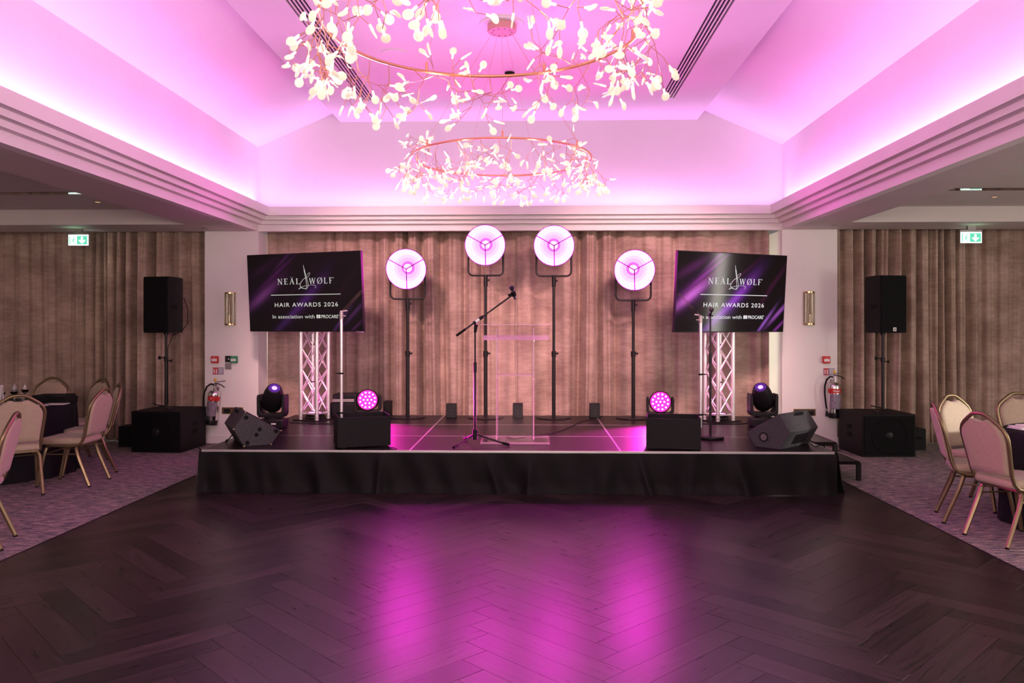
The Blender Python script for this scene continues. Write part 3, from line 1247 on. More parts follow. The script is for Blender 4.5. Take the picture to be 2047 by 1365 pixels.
# ------------------------------------------------------------------ exit signs
def exit_sign(x, y, z, label):
    t = thing('exit_sign', label, 'exit sign', (x, y, z), group='lit green exit signs')
    W, Hh = 0.262, 0.128
    m = MB()
    m.box2((-.15, -.02, .075), (.13, .02, .105))
    obj('housing', m, M['plate'], t, bevel=.003)
    m = MB()
    m.box2((-.05, -.018, .10), (.05, .018, ZS - z))
    obj('bracket', m, M['plate'], t)
    m = MB()
    m.box2((-W / 2, -.006, -Hh / 2), (W / 2, .006, .078))
    pn = obj('lit_panel', m, M['exitw'], t)
    m = MB()
    yy = -.0075
    m.box2((-.018, yy, -.052), (.120, yy + .001, .060))
    obj('green_field', m, M['exitg'], pn)
    m = MB()
    m.prism([(.051, -.045), (.098, .0), (.076, .008), (.064, -.004), (.064, .048), (.038, .048), (.038, -.004), (.026, .008), (.004, .0)], yy - .001, yy)
    obj('arrow', m, M['exitw'], pn)
    m = MB()   # doorway and running figure
    m.box2((-.120, yy, -.052), (-.108, yy + .001, .058))
    m.tube([(-.062, yy, .018), (-.070, yy, -.010)], .008, 6)
    m.tube([(-.070, yy, -.010), (-.052, yy, -.022), (-.056, yy, -.046)], .004, 6)
    m.tube([(-.070, yy, -.010), (-.082, yy, -.026), (-.100, yy, -.030)], .004, 6)
    m.tube([(-.062, yy, .018), (-.044, yy, .008), (-.036, yy, .018)], .0035, 6)
    m.tube([(-.062, yy, .018), (-.082, yy, .014), (-.086, yy, -.002)], .0035, 6)
    m.sphere((-.056, yy, .036), .009, 8, 5, sy=.2)
    obj('running_figure', m, M['exitg'], pn)
    spot_light('sign_lamp', (x + .10, y + .14, z + .10), (x + .16, y + .62, z - .75), 2.2, (1.0, 0.80, 0.55), 1.0, 0.7, 0.02)
    spot_light('sign_glow', (x, y - .05, z - .02), (x, y - .10, z + 1), 0.5, (0.45, 1.0, 0.45), 2.0, 0.8, 0.03)


exit_sign(-5.96, 10.30, 2.705, 'lit green exit sign hanging before the left side curtain')
exit_sign(5.585, 10.30, 2.705, 'lit green exit sign hanging before the right side curtain')


# ------------------------------------------------------------------ wall fittings on the pillars
def sconce(x, z, label):
    t = thing('wall_sconce', label, 'wall lamp', (x, YB, z), group='amber glass wall lamps')
    h, r = 0.20, 0.078
    for s in (-1, 1):
        m = MB()
        pts = [(r * math.cos(a), -r * math.sin(a)) for a in [PI * k / 16 for k in range(17)]]
        m.prism(pts, s * h, s * (h + .02), axis='z')
        obj('end_cap', m, M['brass'], t)
    m = MB()
    vs, fs = [], []
    nn = 60
    for k in range(nn + 1):
        a = PI * k / nn
        rr = r - .006 + .0025 * math.cos(k * PI * 2 / 4)
        for q, zz in ((rr, -h), (rr, h)):
            vs.append((q * math.cos(a), -q * math.sin(a), zz))
        for q, zz in ((rr - .004, -h), (rr - .004, h)):
            vs.append((q * math.cos(a), -q * math.sin(a), zz))
    for k in range(nn):
        a, b = 4 * k, 4 * (k + 1)
        fs += [(a, b, b + 1, a + 1), (a + 2, a + 3, b + 3, b + 2), (a + 1, b + 1, b + 3, a + 3), (a, a + 2, b + 2, b)]
    fs += [(0, 1, 3, 2), (4 * nn, 4 * nn + 2, 4 * nn + 3, 4 * nn + 1)]
    m.add(vs, fs)
    obj('ribbed_glass', m, M['amber'], t, smooth=60)
    m = MB()
    m.box2((-.06, -.006, -h), (.06, -.001, h))
    obj('back_plate', m, M['alub'], t)
    m = MB()
    m.lathe([(0, -.085), (.013, -.08), (.017, -.02), (.017, .05), (.010, .09), (0, .10)], 14, T=TR(0, -.038, 0))
    obj('bulb', m, M['white'], t)
    m = MB()
    m.cyl((0, -.038, -h), (0, -.038, -.08), .012, n=12)
    obj('lamp_holder', m, M['steel'], t)


sconce(-4.081, 1.815, 'amber ribbed glass wall lamp on the left pillar')
sconce(3.657, 1.818, 'amber ribbed glass wall lamp on the right pillar')


def call_point(x, z, mat, label, cat, group=None):
    t = thing('call_point', label, cat, (x, YB, z), group=group)
    m = MB()
    m.box2((-.047, -.05, -.047), (.047, 0, .047))
    obj('housing', m, mat, t, bevel=.006)
    m = MB()
    m.box2((-.034, -.052, -.022), (.034, -.049, .012))
    w = obj('press_window', m, M['white'], t)
    m = MB()
    for k in range(3):
        m.box((-.014 + .014 * k, -.0525, -.005), (.008, .001, .006))
    obj('print', m, M['plate'], w)
    m = MB()
    m.cyl((0, -.0505, .030), (0, -.052, .030), .005, n=10)
    obj('indicator', m, M['white'], t)


def fire_sign(x, z, label):
    t = thing('fire_notice', label, 'sign', (x, YB, z), group='fire notices above the extinguishers')
    m = MB()
    m.box2((-.072, -.006, -.048), (.072, 0, .048))
    p = obj('plate', m, M['signblue'], t)
    m = MB()
    m.box2((-.068, -.0075, -.044), (-.005, -.005, .044))
    obj('red_field', m, M['red'], p)
    m = MB()
    m.box2((-.060, -.009, -.030), (-.046, -.007, .018))
    m.box2((-.057, -.009, .020), (-.049, -.007, .030))
    m.prism([(-.034, -.032), (-.012, -.032), (-.012, -.022), (-.020, -.004), (-.014, .010), (-.022, .034), (-.032, .012), (-.028, -.006)], -.009, -.007)
    obj('pictogram', m, M['white'], p)
    m = MB()
    for k in range(6):
        m.box((.034, -.0065, .034 - .013 * k), (.052, .001, .005))
    obj('print', m, M['white'], p)


call_point(-4.282, 1.131, M['red'], 'red break-glass fire call point on the left pillar', 'call point', 'red fire call points')
call_point(3.875, 1.137, M['red'], 'red break-glass fire call point on the right pillar', 'call point', 'red fire call points')
call_point(-4.023, 1.132, M['green'], 'green emergency door release box on the left pillar', 'door release')
fire_sign(-4.245, 0.976, 'small red and violet fire notice on the left pillar')
fire_sign(3.919, 0.978, 'small red and violet fire notice on the right pillar')
for z, lab, k in ((1.138, 'dark grey key switch plate beside the green release box', 0), (1.041, 'brushed grey blank switch plate below the key switch', 1)):
    t = thing('switch_plate', lab, 'switch', (-4.108, YB, z))
    m = MB()
    m.box2((-.043, -.010, -.043), (.043, 0, .043))
    obj('plate', m, M['blackm'] if k == 0 else M['plate'], t, bevel=.002)
    m = MB()
    if k == 0:
        m.cyl((.008, -.009, .0), (.008, -.016, .0), .009, n=12)
        obj('key_barrel', m, M['steel'], t)
    else:
        m.box2((-.012, -.014, -.012), (.012, -.009, .018))
        obj('rocker', m, M['plate'], t)


def socket_plate(x, z, label, plug):
    t = thing('wall_socket', label, 'socket', (x, YB, z), group='brass double sockets')
    m = MB()
    m.box2((-.146, -.008, -.045), (.146, 0, .045))
    obj('plate', m, M['brass'], t, bevel=.002)
    for s in (-1, 1):
        m = MB()
        m.box2((s * .075 - .045, -.0095, -.032), (s * .075 + .045, -.007, .025))
        obj('socket_outlet', m, M['blackp'], t)
    if plug:
        m = MB()
        m.box2((.055, -.05, -.035), (.11, -.009, .02))
        obj('plug', m, M['blackp'], t, bevel=.006)


socket_plate(-4.05, 0.441, 'brass double socket on the left pillar, partly behind the floor monitor', False)
socket_plate(3.598, 0.44, 'brass double socket with black plug on the right pillar', True)


def label_mat():
    m = P('extinguisher_label', (0.30, 0.24, 0.32), 0.4)
    nt = m.node_tree
    b = nt.nodes['Principled BSDF']
    tc = nt.nodes.new('ShaderNodeTexCoord')
    mp = nt.nodes.new('ShaderNodeMapping')
    mp.inputs['Scale'].default_value = (26, 26, 150)
    n = nt.nodes.new('ShaderNodeTexNoise')
    n.inputs['Scale'].default_value = 1
    r = nt.nodes.new('ShaderNodeValToRGB')
    e = r.color_ramp.elements
    e[0].position, e[0].color = .45, (.16, .12, .17, 1)
    e[1].position, e[1].color = .62, (.34, .28, .34, 1)
    nt.links.new(tc.outputs['Object'], mp.inputs['Vector'])
    nt.links.new(mp.outputs['Vector'], n.inputs['Vector'])
    nt.links.new(n.outputs['Fac'], r.inputs['Fac'])
    nt.links.new(r.outputs['Color'], b.inputs['Base Color'])
    return m


M['label'] = label_mat()


def arc_patch(r, z0, z1, a0, a1, n=16):
    m = MB()
    vs, fs = [], []
    for k in range(n + 1):
        a = a0 + (a1 - a0) * k / n
        for rr, z in ((r, z0), (r, z1), (r - .002, z0), (r - .002, z1)):
            vs.append((rr * math.sin(a), -rr * math.cos(a), z))
    for k in range(n):
        a, b = 4 * k, 4 * k + 4
        fs += [(a, b, b + 1, a + 1), (a + 2, a + 3, b + 3, b + 2), (a + 1, b + 1, b + 3, a + 3), (a, a + 2, b + 2, b)]
    fs += [(0, 1, 3, 2), (4 * n, 4 * n + 2, 4 * n + 3, 4 * n + 1)]
    m.add(vs, fs)
    return m


def extinguisher(x, z, tilt, word, label):
    t = thing('fire_extinguisher', label, 'fire extinguisher', (x, YB - 0.10, z), group='polished steel fire extinguishers')
    t.rotation_euler = (0, tilt, 0)
    r = 0.076
    m = MB()
    m.lathe([(0, .06), (r, .06), (r, .40), (r * .97, .425), (r * .8, .450), (r * .45, .462), (.022, .466), (.022, .495), (0, .495)], 32)
    obj('cylinder', m, M['steel'], t, smooth=50)
    m = MB()
    m.lathe([(0, 0), (r * .98, 0), (r * 1.02, .012), (r * 1.02, .062), (r, .066), (0, .066)], 32)
    obj('base', m, M['blackp'], t, smooth=50)
    obj('red_band', arc_patch(r + .003, .325, .385, -2.4, 2.4, 30), M['red'], t)
    obj('paper_label', arc_patch(r + .002, .12, .315, -1.15, 1.0), M['label'], t)
    if word:
        tm = text_mesh(word, -.045, .045, .343, .026, bold=.02)
        mb = MB()
        mb.add([((r + .0045) * math.sin(v.x / r), -(r + .0045) * math.cos(v.x / r), v.z) for v in tm.v], tm.f)
        obj('band_lettering', mb, M['white'], t, smooth=0)
    else:
        obj('band_mark', arc_patch(r + .005, .345, .366, -.16, -.02, 4), M['white'], t)
    m = MB()
    m.cyl((0, 0, .49), (0, 0, .545), .018, n=12)
    m.box((0.0, 0, .535), (.045, .03, .03))
    obj('valve', m, M['steel'], t)
    m = MB()
    m.tube([(-.01, 0, .55), (.03, 0, .556), (.085, 0, .54), (.13, 0, .512)], .007, 6)
    h = obj('carry_handle', m, M['blackm'], t)
    m = MB()
    m.tube([(-.01, 0, .565), (.04, 0, .582), (.13, 0, .602)], .006, 6)
    obj('lever', m, M['plate'], t)
    m = MB()
    m.sphere((-.005, -.01, .60), .019, 10, 6, sy=.6, sz=1.3)
    obj('safety_tag', m, M['yellow'], t)
    m = MB()
    m.tube([(-.015, 0, .535), (-.06, -.01, .54), (-.105, -.015, .50), (-.130, -.015, .42), (-.132, -.015, .33), (-.120, -.01, .22), (-.106, -.01, .12), (-.105, -.01, .05)], .011, 8)
    obj('hose', m, M['rubber'], t, smooth=80)
    m = MB()
    m.cyl((-.105, -.01, .09), (-.103, -.01, .02), .014, .018, n=10)
    obj('nozzle', m, M['blackp'], t)
    m = MB()
    m.cyl((-.107, -.01, .125), (-.105, -.01, .09), .0135, n=10)
    obj('nozzle_collar', m, M['steel'], t)
    m = MB()
    m.box2((-.02, .07, .38), (.02, .10, .50))
    obj('wall_bracket', m, M['plate'], t)


extinguisher(-4.305, 0.265, 0.11, None, 'polished steel fire extinguisher hanging tilted on the left pillar')
extinguisher(3.955, 0.38, 0.0, 'Water', 'polished steel water fire extinguisher on the right pillar edge')


# ------------------------------------------------------------------ loudspeakers
def sub(x, y, rotz, label, w=0.65, d=0.67, h=0.515, mirror=1):
    t = thing('subwoofer', label, 'subwoofer', (x, y, 0), rotz, 'black subwoofers on the carpet')
    m = MB()
    m.box2((-w / 2, 0, 0.0), (w / 2, d, h))
    obj('cabinet', m, M['black'], t, bevel=.008)
    m = MB()
    m.box2((-w / 2 + .02, -.012, .02), (w / 2 - .02, -.001, h - .02))
    obj('grille', m, M['grille'], t, bevel=.004)
    m = MB()
    m.lathe([(.195, -.001), (.215, .006), (.225, -.001)], 40, T=TR(0, -.014, h / 2) @ RX(PI / 2), closed=True)
    obj('cone_ring', m, M['grille'], t)
    m = MB()
    m.sphere((0, -.012, h / 2), .05, 16, 8, sy=.25)
    obj('dust_cap', m, M['cone'], t)
    for zz in (.33, .23):
        m = MB()
        m.box2((mirror * w / 2 - .004, d * .45, zz - .03), (mirror * (w / 2 + .002), d * .63, zz + .03))
        obj('handle_recess', m, M['rubber'], t)
    for sx in (-1, 1):
        for yy in (.06, d - .06):
            m = MB()
            m.box2((sx * w / 2 - .012 - sx * .01, yy - .03, .001), (sx * w / 2 + .012 - sx * .01, yy + .03, .02))
    m = MB()
    m.cyl((0, d * .5, h), (0, d * .5, h + .012), .05, n=20)
    obj('pole_socket', m, M['blackm'], t)
    return t


sub(-4.71, 9.84, -0.06, 'large black subwoofer on the carpet left of the stage', mirror=1)
sub(4.305, 9.74, 0.04, 'large black subwoofer on the carpet right of the stage', mirror=-1)
for x, yy, lab in ((-5.33, 10.40, 'small black crate behind the left subwoofer'), (4.92, 10.40, 'small black crate behind the right subwoofer')):
    m = MB()
    m.box2((x - .09, yy - .12, 0), (x + .09, yy + .12, .27))
    o = tag(obj('equipment_crate', m, M['black'], bevel=.006), lab, 'crate', 'small crates by the subwoofers')
    m = MB()
    m.box2((x - .05, yy - .126, .14), (x + .05, yy - .119, .17))
    obj('handle', m, M['rubber'], o)


def pole_speaker(x, y, rotz, label, plabel, sgn, logo):
    p = thing('speaker_pole', plabel, 'speaker pole', (x, y, 0.527), 0, 'poles on the subwoofers')
    m = MB()
    m.cyl((0, 0, 0), (0, 0, .62), .019, n=14)
    obj('lower_tube', m, M['blackm'], p)
    m = MB()
    m.cyl((0, 0, .60), (0, 0, .99), .0155, n=14)
    obj('upper_tube', m, M['blackm'], p)
    m = MB()
    m.cyl((0, 0, .60), (0, 0, .66), .026, n=14)
    obj('collar', m, M['blackp'], p)
    m = MB()
    m.cyl((-.025, 0, .645), (-.075, 0, .645), .008, n=8)
    m.cyl((-.075, 0, .645), (-.095, 0, .645), .024, n=10)
    obj('clamp_knob', m, M['blackp'], p)
    m = MB()
    m.cyl((.025, 0, .605), (.06, 0, .605), .007, n=8)
    m.cyl((.06, 0, .605), (.075, 0, .605), .018, n=10)
    obj('locking_pin', m, M['blackp'], p)
    m = MB()
    m.tube([(-.02, 0, .02), (-.10, -.02, .035), (-.16, -.02, .05)], .008, 6)
    obj('base_latch', m, M['blackp'], p)
    t = thing('loudspeaker', label, 'loudspeaker', (x, y, 1.497), rotz, 'pole-mounted loudspeakers')
    w, h = .365, .715
    m = MB()   # trapezoid cabinet, narrower at the back
    m.prism([(-w / 2, -.20), (w / 2, -.20), (w / 2, -.02), (w / 2 - .075, .20), (-w / 2 + .075, .20), (-w / 2, -.02)], 0, h, axis='z')
    obj('cabinet', m, M['black'], t, bevel=.008)
    m = MB()
    m.box2((-w / 2 + .008, -.214, .01), (w / 2 - .008, -.199, h - .01))
    obj('grille', m, M['grille'], t, bevel=.006)
    m = MB()
    m.box2((sgn * (w / 2) - .004, -.13, h * .42), (sgn * (w / 2) + .004, -.03, h * .49))
    obj('side_handle', m, M['rubber'], t)
    m = MB()
    m.cyl((0, .0, -.03), (0, .0, .01), .03, n=16)
    obj('pole_cup', m, M['blackm'], t)
    if logo:
        m = MB()
        m.box2((-.012, -.217, .022), (.030, -.213, .068))
        b = obj('badge', m, M['white'], t)
        m = MB()
        m.box2((.000, -.219, .030), (.006, -.216, .060))
        m.box2((.012, -.219, .030), (.018, -.216, .060))
        m.box2((.004, -.219, .042), (.014, -.216, .047))
        obj('badge_mark', m, M['black'], b)


pole_speaker(-4.75, 10.20, -0.20, 'black loudspeaker on a pole before the left curtain', 'black pole standing on the left subwoofer', 1, False)
pole_speaker(4.43, 10.20, 0.22, 'black loudspeaker with small white badge on a pole before the right curtain', 'black pole standing on the right subwoofer', -1, True)
m = MB()
m.tube([(-4.545, 10.26, 1.95), (-4.50, 10.28, 1.80), (-4.50, 10.27, 1.62), (-4.56, 10.24, 1.52), (-4.68, 10.23, 1.46), (-4.735, 10.22, 1.3), (-4.735, 10.222, 1.0), (-4.735, 10.222, .56)], .005, 6)
tag(obj('speaker_cable', m, M['rubber'], smooth=80), 'thin black cable looping beside the left pole loudspeaker', 'cable')


# ------------------------------------------------------------------ truss towers with screens
def truss(cx, cy, a_front, label):
    t = thing('truss_tower', label, 'truss', (cx, cy, SZ), a_front + PI / 2, 'aluminium truss towers carrying the screens')
    # local: the corner facing a_front lies at -Y
    rr = 0.170
    top = 1.80
    leg = [(rr * math.cos(-PI / 2 + k * PI / 2), rr * math.sin(-PI / 2 + k * PI / 2)) for k in range(4)]
    for x, y in leg:
        m = MB()
        m.cyl((x, y, .0), (x, y, top), .0245, n=16)
        c = obj('chord', m, M['alu'], t)
        m = MB()
        m.cyl((x, y, .035), (x, y, .05), .0275, n=16)
        m.cyl((x, y, .09), (x, y, .10), .0275, n=16)
        obj('spigot_collar', m, M['alub'], c)
    for k in range(4):
        p, q = Vector((*leg[k], 0)), Vector((*leg[(k + 1) % 4], 0))
        d = (q - p).normalized()
        p2, q2 = p + d * .02, q - d * .02
        z = 0.11
        up = k % 2 == 0
        cell = 0.262
        while z + cell < top:
            m = MB()
            a, b = (p2, q2) if up else (q2, p2)
            m.cyl(a + Vector((0, 0, z)), b + Vector((0, 0, z + cell)), .0085, n=8)
            obj('brace', m, M['alu'], t)
            m = MB()
            m.cyl(b + Vector((0, 0, z)), a + Vector((0, 0, z + cell)), .0085, n=8)
            obj('brace', m, M['alu'], t)
            z += cell
        m = MB()
        m.cyl(p2 + Vector((0, 0, .085)), q2 + Vector((0, 0, .085)), .010, n=8)
        obj('rail', m, M['alu'], t)
    m = MB()
    m.box2((-.19, -.19, .0), (.19, .19, .012), RZ(PI / 4))
    obj('base_plate', m, M['black'], t)
    for zz in (.95, .47):
        m = MB()
        x, y = leg[2]
        m.lathe([(.0248, -.006), (.029, -.006), (.029, .006), (.0248, .006)], 14, T=TR(x, y, zz), closed=True)
        obj('cable_tie', m, M['rubber'], t)
    return t


truss(-2.752, 9.985, math.radians(-66), 'silver truss tower under the left screen')
truss(2.318, 9.985, math.radians(-107), 'silver truss tower under the right screen')


def par(x, y, label):
    t = thing('truss_uplight', label, 'uplight', (x, y, SZ + .012), 0, 'pink uplights inside the truss towers')
    m = MB()
    m.lathe([(0, .03), (.085, .03), (.10, .045), (.10, .085), (.094, .085), (.094, .072), (0, .072)], 24)
    obj('housing', m, M['blackp'], t)
    m = MB()
    m.lathe([(0, .0725), (.092, .0725), (.092, .077), (0, .077)], 24)
    obj('lens', m, M['par'], t)
    m = MB()
    m.box2((-.11, -.015, 0), (.11, .015, .012))
    m.box2((-.112, -.015, 0), (-.102, .015, .06))
    m.box2((.102, -.015, 0), (.112, .015, .06))
    obj('bracket', m, M['blackm'], t)


par(-2.75, 9.985, 'flat round pink uplight inside the left truss tower')
par(2.318, 9.985, 'flat round pink uplight inside the right truss tower')
for x in (-2.75, 2.318):
    spot_light('truss_uplight_beam', (x, 9.985, SZ + .10), (x, 9.985, 3), 40, (1.0, 0.20, 0.55), 1.5, 0.6, 0.06)


def serif_letters(word, x0, x1, z0, cap):
    """thin serif capitals from strokes: list of letters -> polygons in unit boxes"""
    T, t, sf = .135, .05, .04

    def bar(p, q, w0, w1=None):
        w1 = w0 if w1 is None else w1
        return [(p[0] - w0 / 2, p[1]), (p[0] + w0 / 2, p[1]), (q[0] + w1 / 2, q[1]), (q[0] - w1 / 2, q[1])]

    def hb(xa, xb, z, h):
        return [(xa, z - h / 2), (xb, z - h / 2), (xb, z + h / 2), (xa, z + h / 2)]
    G = {
        'N': (.78, [bar((.12, 0), (.12, 1), t), bar((.66, 0), (.66, 1), t), bar((.66, 0), (.12, 1), T), hb(.02, .24, .02, sf), hb(.0, .16, .98, sf), hb(.55, .78, .98, sf)]),
        'E': (.62, [bar((.16, 0), (.16, 1), T), hb(.02, .58, .02, sf + .01), hb(.02, .56, .98, sf + .01), hb(.16, .44, .52, sf), bar((.565, .0), (.575, .20), .05, .02), bar((.55, 1.0), (.545, .82), .05, .02), bar((.44, .42), (.44, .62), .04)]),
        'A': (.78, [bar((.10, 0), (.40, 1), t), bar((.66, 0), (.40, 1), T), hb(.2, .58, .34, sf), hb(.0, .22, .02, sf), hb(.52, .80, .02, sf)]),
        'L': (.60, [bar((.16, 0), (.16, 1), T), hb(.02, .56, .02, sf + .01), hb(.02, .30, .98, sf), bar((.55, .0), (.57, .24), .05, .02)]),
        'W': (1.08, [bar((.30, 0), (.10, 1), T), bar((.30, 0), (.52, .95), t), bar((.76, 0), (.54, 1), T), bar((.76, 0), (.98, 1), t), hb(.0, .24, .98, sf), hb(.44, .64, .98, sf), hb(.88, 1.08, .98, sf)]),
        'F': (.58, [bar((.16, 0), (.16, 1), T), hb(.02, .30, .02, sf), hb(.02, .54, .98, sf + .01), hb(.16, .42, .50, sf), bar((.53, 1.0), (.525, .80), .05, .02), bar((.42, .41), (.42, .60), .04)]),
        'O': (.86, []),
    }
    polys = []
    x = 0
    gap = .24
    for ch in word:
        base = {'Ä': 'A', 'Ø': 'O'}.get(ch, ch)
        w, ps = G[base]
        for p in ps:
            polys.append([(a + x, b) for a, b in p])
        if base == 'O':
            n = 22
            for k in range(n):
                q = []
                for kk, rx, rz in ((k, .43, .52), (k + 1, .43, .52), (k + 1, .30, .47), (k, .30, .47)):
                    a = 2 * PI * kk / n
                    q.append((x + .43 + rx * math.cos(a), .5 + rz * math.sin(a)))
                polys.append(q)
        if ch == 'Ø':
            polys.append([(x + .02, -.06), (x + .08, -.06), (x + .84, 1.06), (x + .78, 1.06)])
        if ch == 'Ä':
            for dx in (.26, .54):
                polys.append([(x + dx - .05 + .05 * (1 + math.cos(2 * PI * k / 8)) - .0, 1.17 + .055 * math.sin(2 * PI * k / 8)) for k in range(8)])
        x += w + gap
    tot = x - gap
    m = MB()
    for i, p in enumerate(polys):
        m.add([(x0 + a / tot * (x1 - x0), -0.00002 * i, z0 + b * cap) for a, b in p], [tuple(range(len(p)))])
    return m


def ribbon(pts, w, n=6):
    """smooth flat pen stroke through pts, width list w"""
    P_ = [Vector((p[0], 0, p[1])) for p in pts]
    out, ws = [], []
    N = len(P_)
    for i in range(N - 1):
        p0, p1, p2, p3 = P_[max(i - 1, 0)], P_[i], P_[i + 1], P_[min(i + 2, N - 1)]
        for k in range(n):
            t = k / n
            out.append(0.5 * ((2 * p1) + (p2 - p0) * t + (2 * p0 - 5 * p1 + 4 * p2 - p3) * t * t + (3 * p1 - p0 - 3 * p2 + p3) * t ** 3))
            ws.append(w[i] + (w[i + 1] - w[i]) * t)
    out.append(P_[-1])
    ws.append(w[-1])
    m = MB()
    vs, fs = [], []
    for i, p in enumerate(out):
        d = (out[min(i + 1, len(out) - 1)] - out[max(i - 1, 0)]).normalized()
        nn = Vector((-d.z, 0, d.x)) * ws[i] / 2
        vs += [p + nn, p - nn]
    for i in range(len(out) - 1):
        fs.append((2 * i, 2 * i + 1, 2 * i + 3, 2 * i + 2))
    m.add(vs, fs)
    return m


def screen(cx, cy, cz, yaw, pitch, smat, tmat, label, tc):
    W, Hh = 1.68, 0.962
    t = thing('display_screen', label, 'screen', (cx, cy, cz), 0, 'large screens on truss towers')
    t.rotation_euler = (pitch, 0, yaw)
    m = MB()
    m.box2((-W / 2, .002, -Hh / 2), (W / 2, .045, Hh / 2))
    obj('casing', m, M['blackp'], t, bevel=.004)
    m = MB()
    m.box2((-W / 2 + .25, .045, -Hh / 2 + .1), (W / 2 - .25, .075, Hh / 2 - .2))
    obj('rear_cover', m, M['blackp'], t, bevel=.01)
    m = MB()
    m.box2((-W / 2 + .009, -.001, -Hh / 2 + .011), (W / 2 - .009, .004, Hh / 2 - .009))
    f = obj('picture', m, smat, t, smooth=0)
    m = MB()
    m.box2((-.16, .07, -.22), (.16, .13, .12))
    m.cyl((-.12, .13, -.02), (-.12, .17, -.02), .03, n=10)
    m.cyl((.12, .13, -.02), (.12, .17, -.02), .03, n=10)
    obj('mount_bracket', m, M['blackm'], t)
    y = -.0022

    def put(nm, mb):
        o = obj(nm, mb, tmat, f, loc=(0, y, 0), smooth=0)
        return o
    put('lettering', serif_letters('NEÄL', -.378, -.045, .102, .071))
    put('lettering', serif_letters('WØLF', .094, .433, .102, .071))
    m = ribbon([(.017, .336), (.030, .26), (.046, .18), (.052, .11), (.050, .03)], [.002, .011, .010, .006, .002])
    m2 = ribbon([(.060, .205), (.092, .234), (.108, .228), (.080, .190), (.011, .160), (-.037, .102), (-.028, .062), (.036, .044), (.074, .070), (.073, .13), (.050, .215), (.034, .28)],
                [.002, .004, .004, .004, .005, .006, .006, .006, .006, .005, .003, .002])
    m3 = ribbon([(-.067, .040), (-.045, .056), (-.014, .069), (.06, .081), (.135, .090), (.178, .081), (.189, .062), (.176, .049)], [.002, .005, .004, .003, .003, .004, .004, .002])
    m4 = ribbon([(-.067, .040), (-.030, .052), (.0, .058)], [.004, .003, .001])
    m.add([v - Vector((0, .0001, 0)) for v in m2.v], m2.f)
    m.add([v - Vector((0, .0002, 0)) for v in m3.v], m3.f)
    m.add([v - Vector((0, .0003, 0)) for v in m4.v], m4.f)
    put('signature_flourish', m)
    m = MB()
    m.add([(-.486, 0, -.0315), (.541, 0, -.0315), (.541, 0, -.0235), (-.486, 0, -.0235)], [(0, 1, 2, 3)])
    put('rule_line', m)
    put_words('lettering', text_mesh('HAIR AWARDS 2026', -.434, .498, -.174, .052, bold=.007, space=1.18), .028, tmat, f, y)
    put_words('lettering', text_mesh('In association with', -.474, .154, -.317, .047), .013, tmat, f, y)
    put('lettering', text_mesh('PROCARE', .254, .494, -.316, .042, bold=.013))
    m = MB()
    for sx in (-1, 1):
        for sz in (-1, 1):
            cx_, cz_ = .211 + sx * .0155, -.295 + sz * .0105
            m.add([(cx_ + .0155 * math.cos(2 * PI * k / 12), -.0001 * (sx + 2 * sz), cz_ + .0125 * math.sin(2 * PI * k / 12)) for k in range(12)], [tuple(range(12))])
    put('clover_mark', m)
    for (mx, mz, rr) in ((.446, .168, .006), (.503, -.280, .006)):
        m = MB()
        n = 12
        vs = []
        for k in range(n):
            a = 2 * PI * k / n
            vs += [(mx + rr * math.cos(a), 0, mz + rr * math.sin(a)), (mx + rr * .6 * math.cos(a), 0, mz + rr * .6 * math.sin(a))]
        m.add(vs, [(2 * k, 2 * ((k + 1) % n), 2 * ((k + 1) % n) + 1, 2 * k + 1) for k in range(n)])
        m.add([(mx - .002, 0, mz - .003), (mx + .002, 0, mz - .003), (mx + .002, 0, mz + .003), (mx - .002, 0, mz + .003)], [(0, 1, 2, 3)])
        put('registered_mark', m)


screen(-2.80, 9.65, 1.993, -0.364, 0.064, M['screenL'], M['textdim'], 'large screen reading HAIR AWARDS 2026 on the left truss, turned left', None)
screen(2.426, 9.73, 1.986, 0.463, 0.075, M['screenR'], M['text'], 'large screen reading HAIR AWARDS 2026 on the right truss, brighter violet streaks', None)


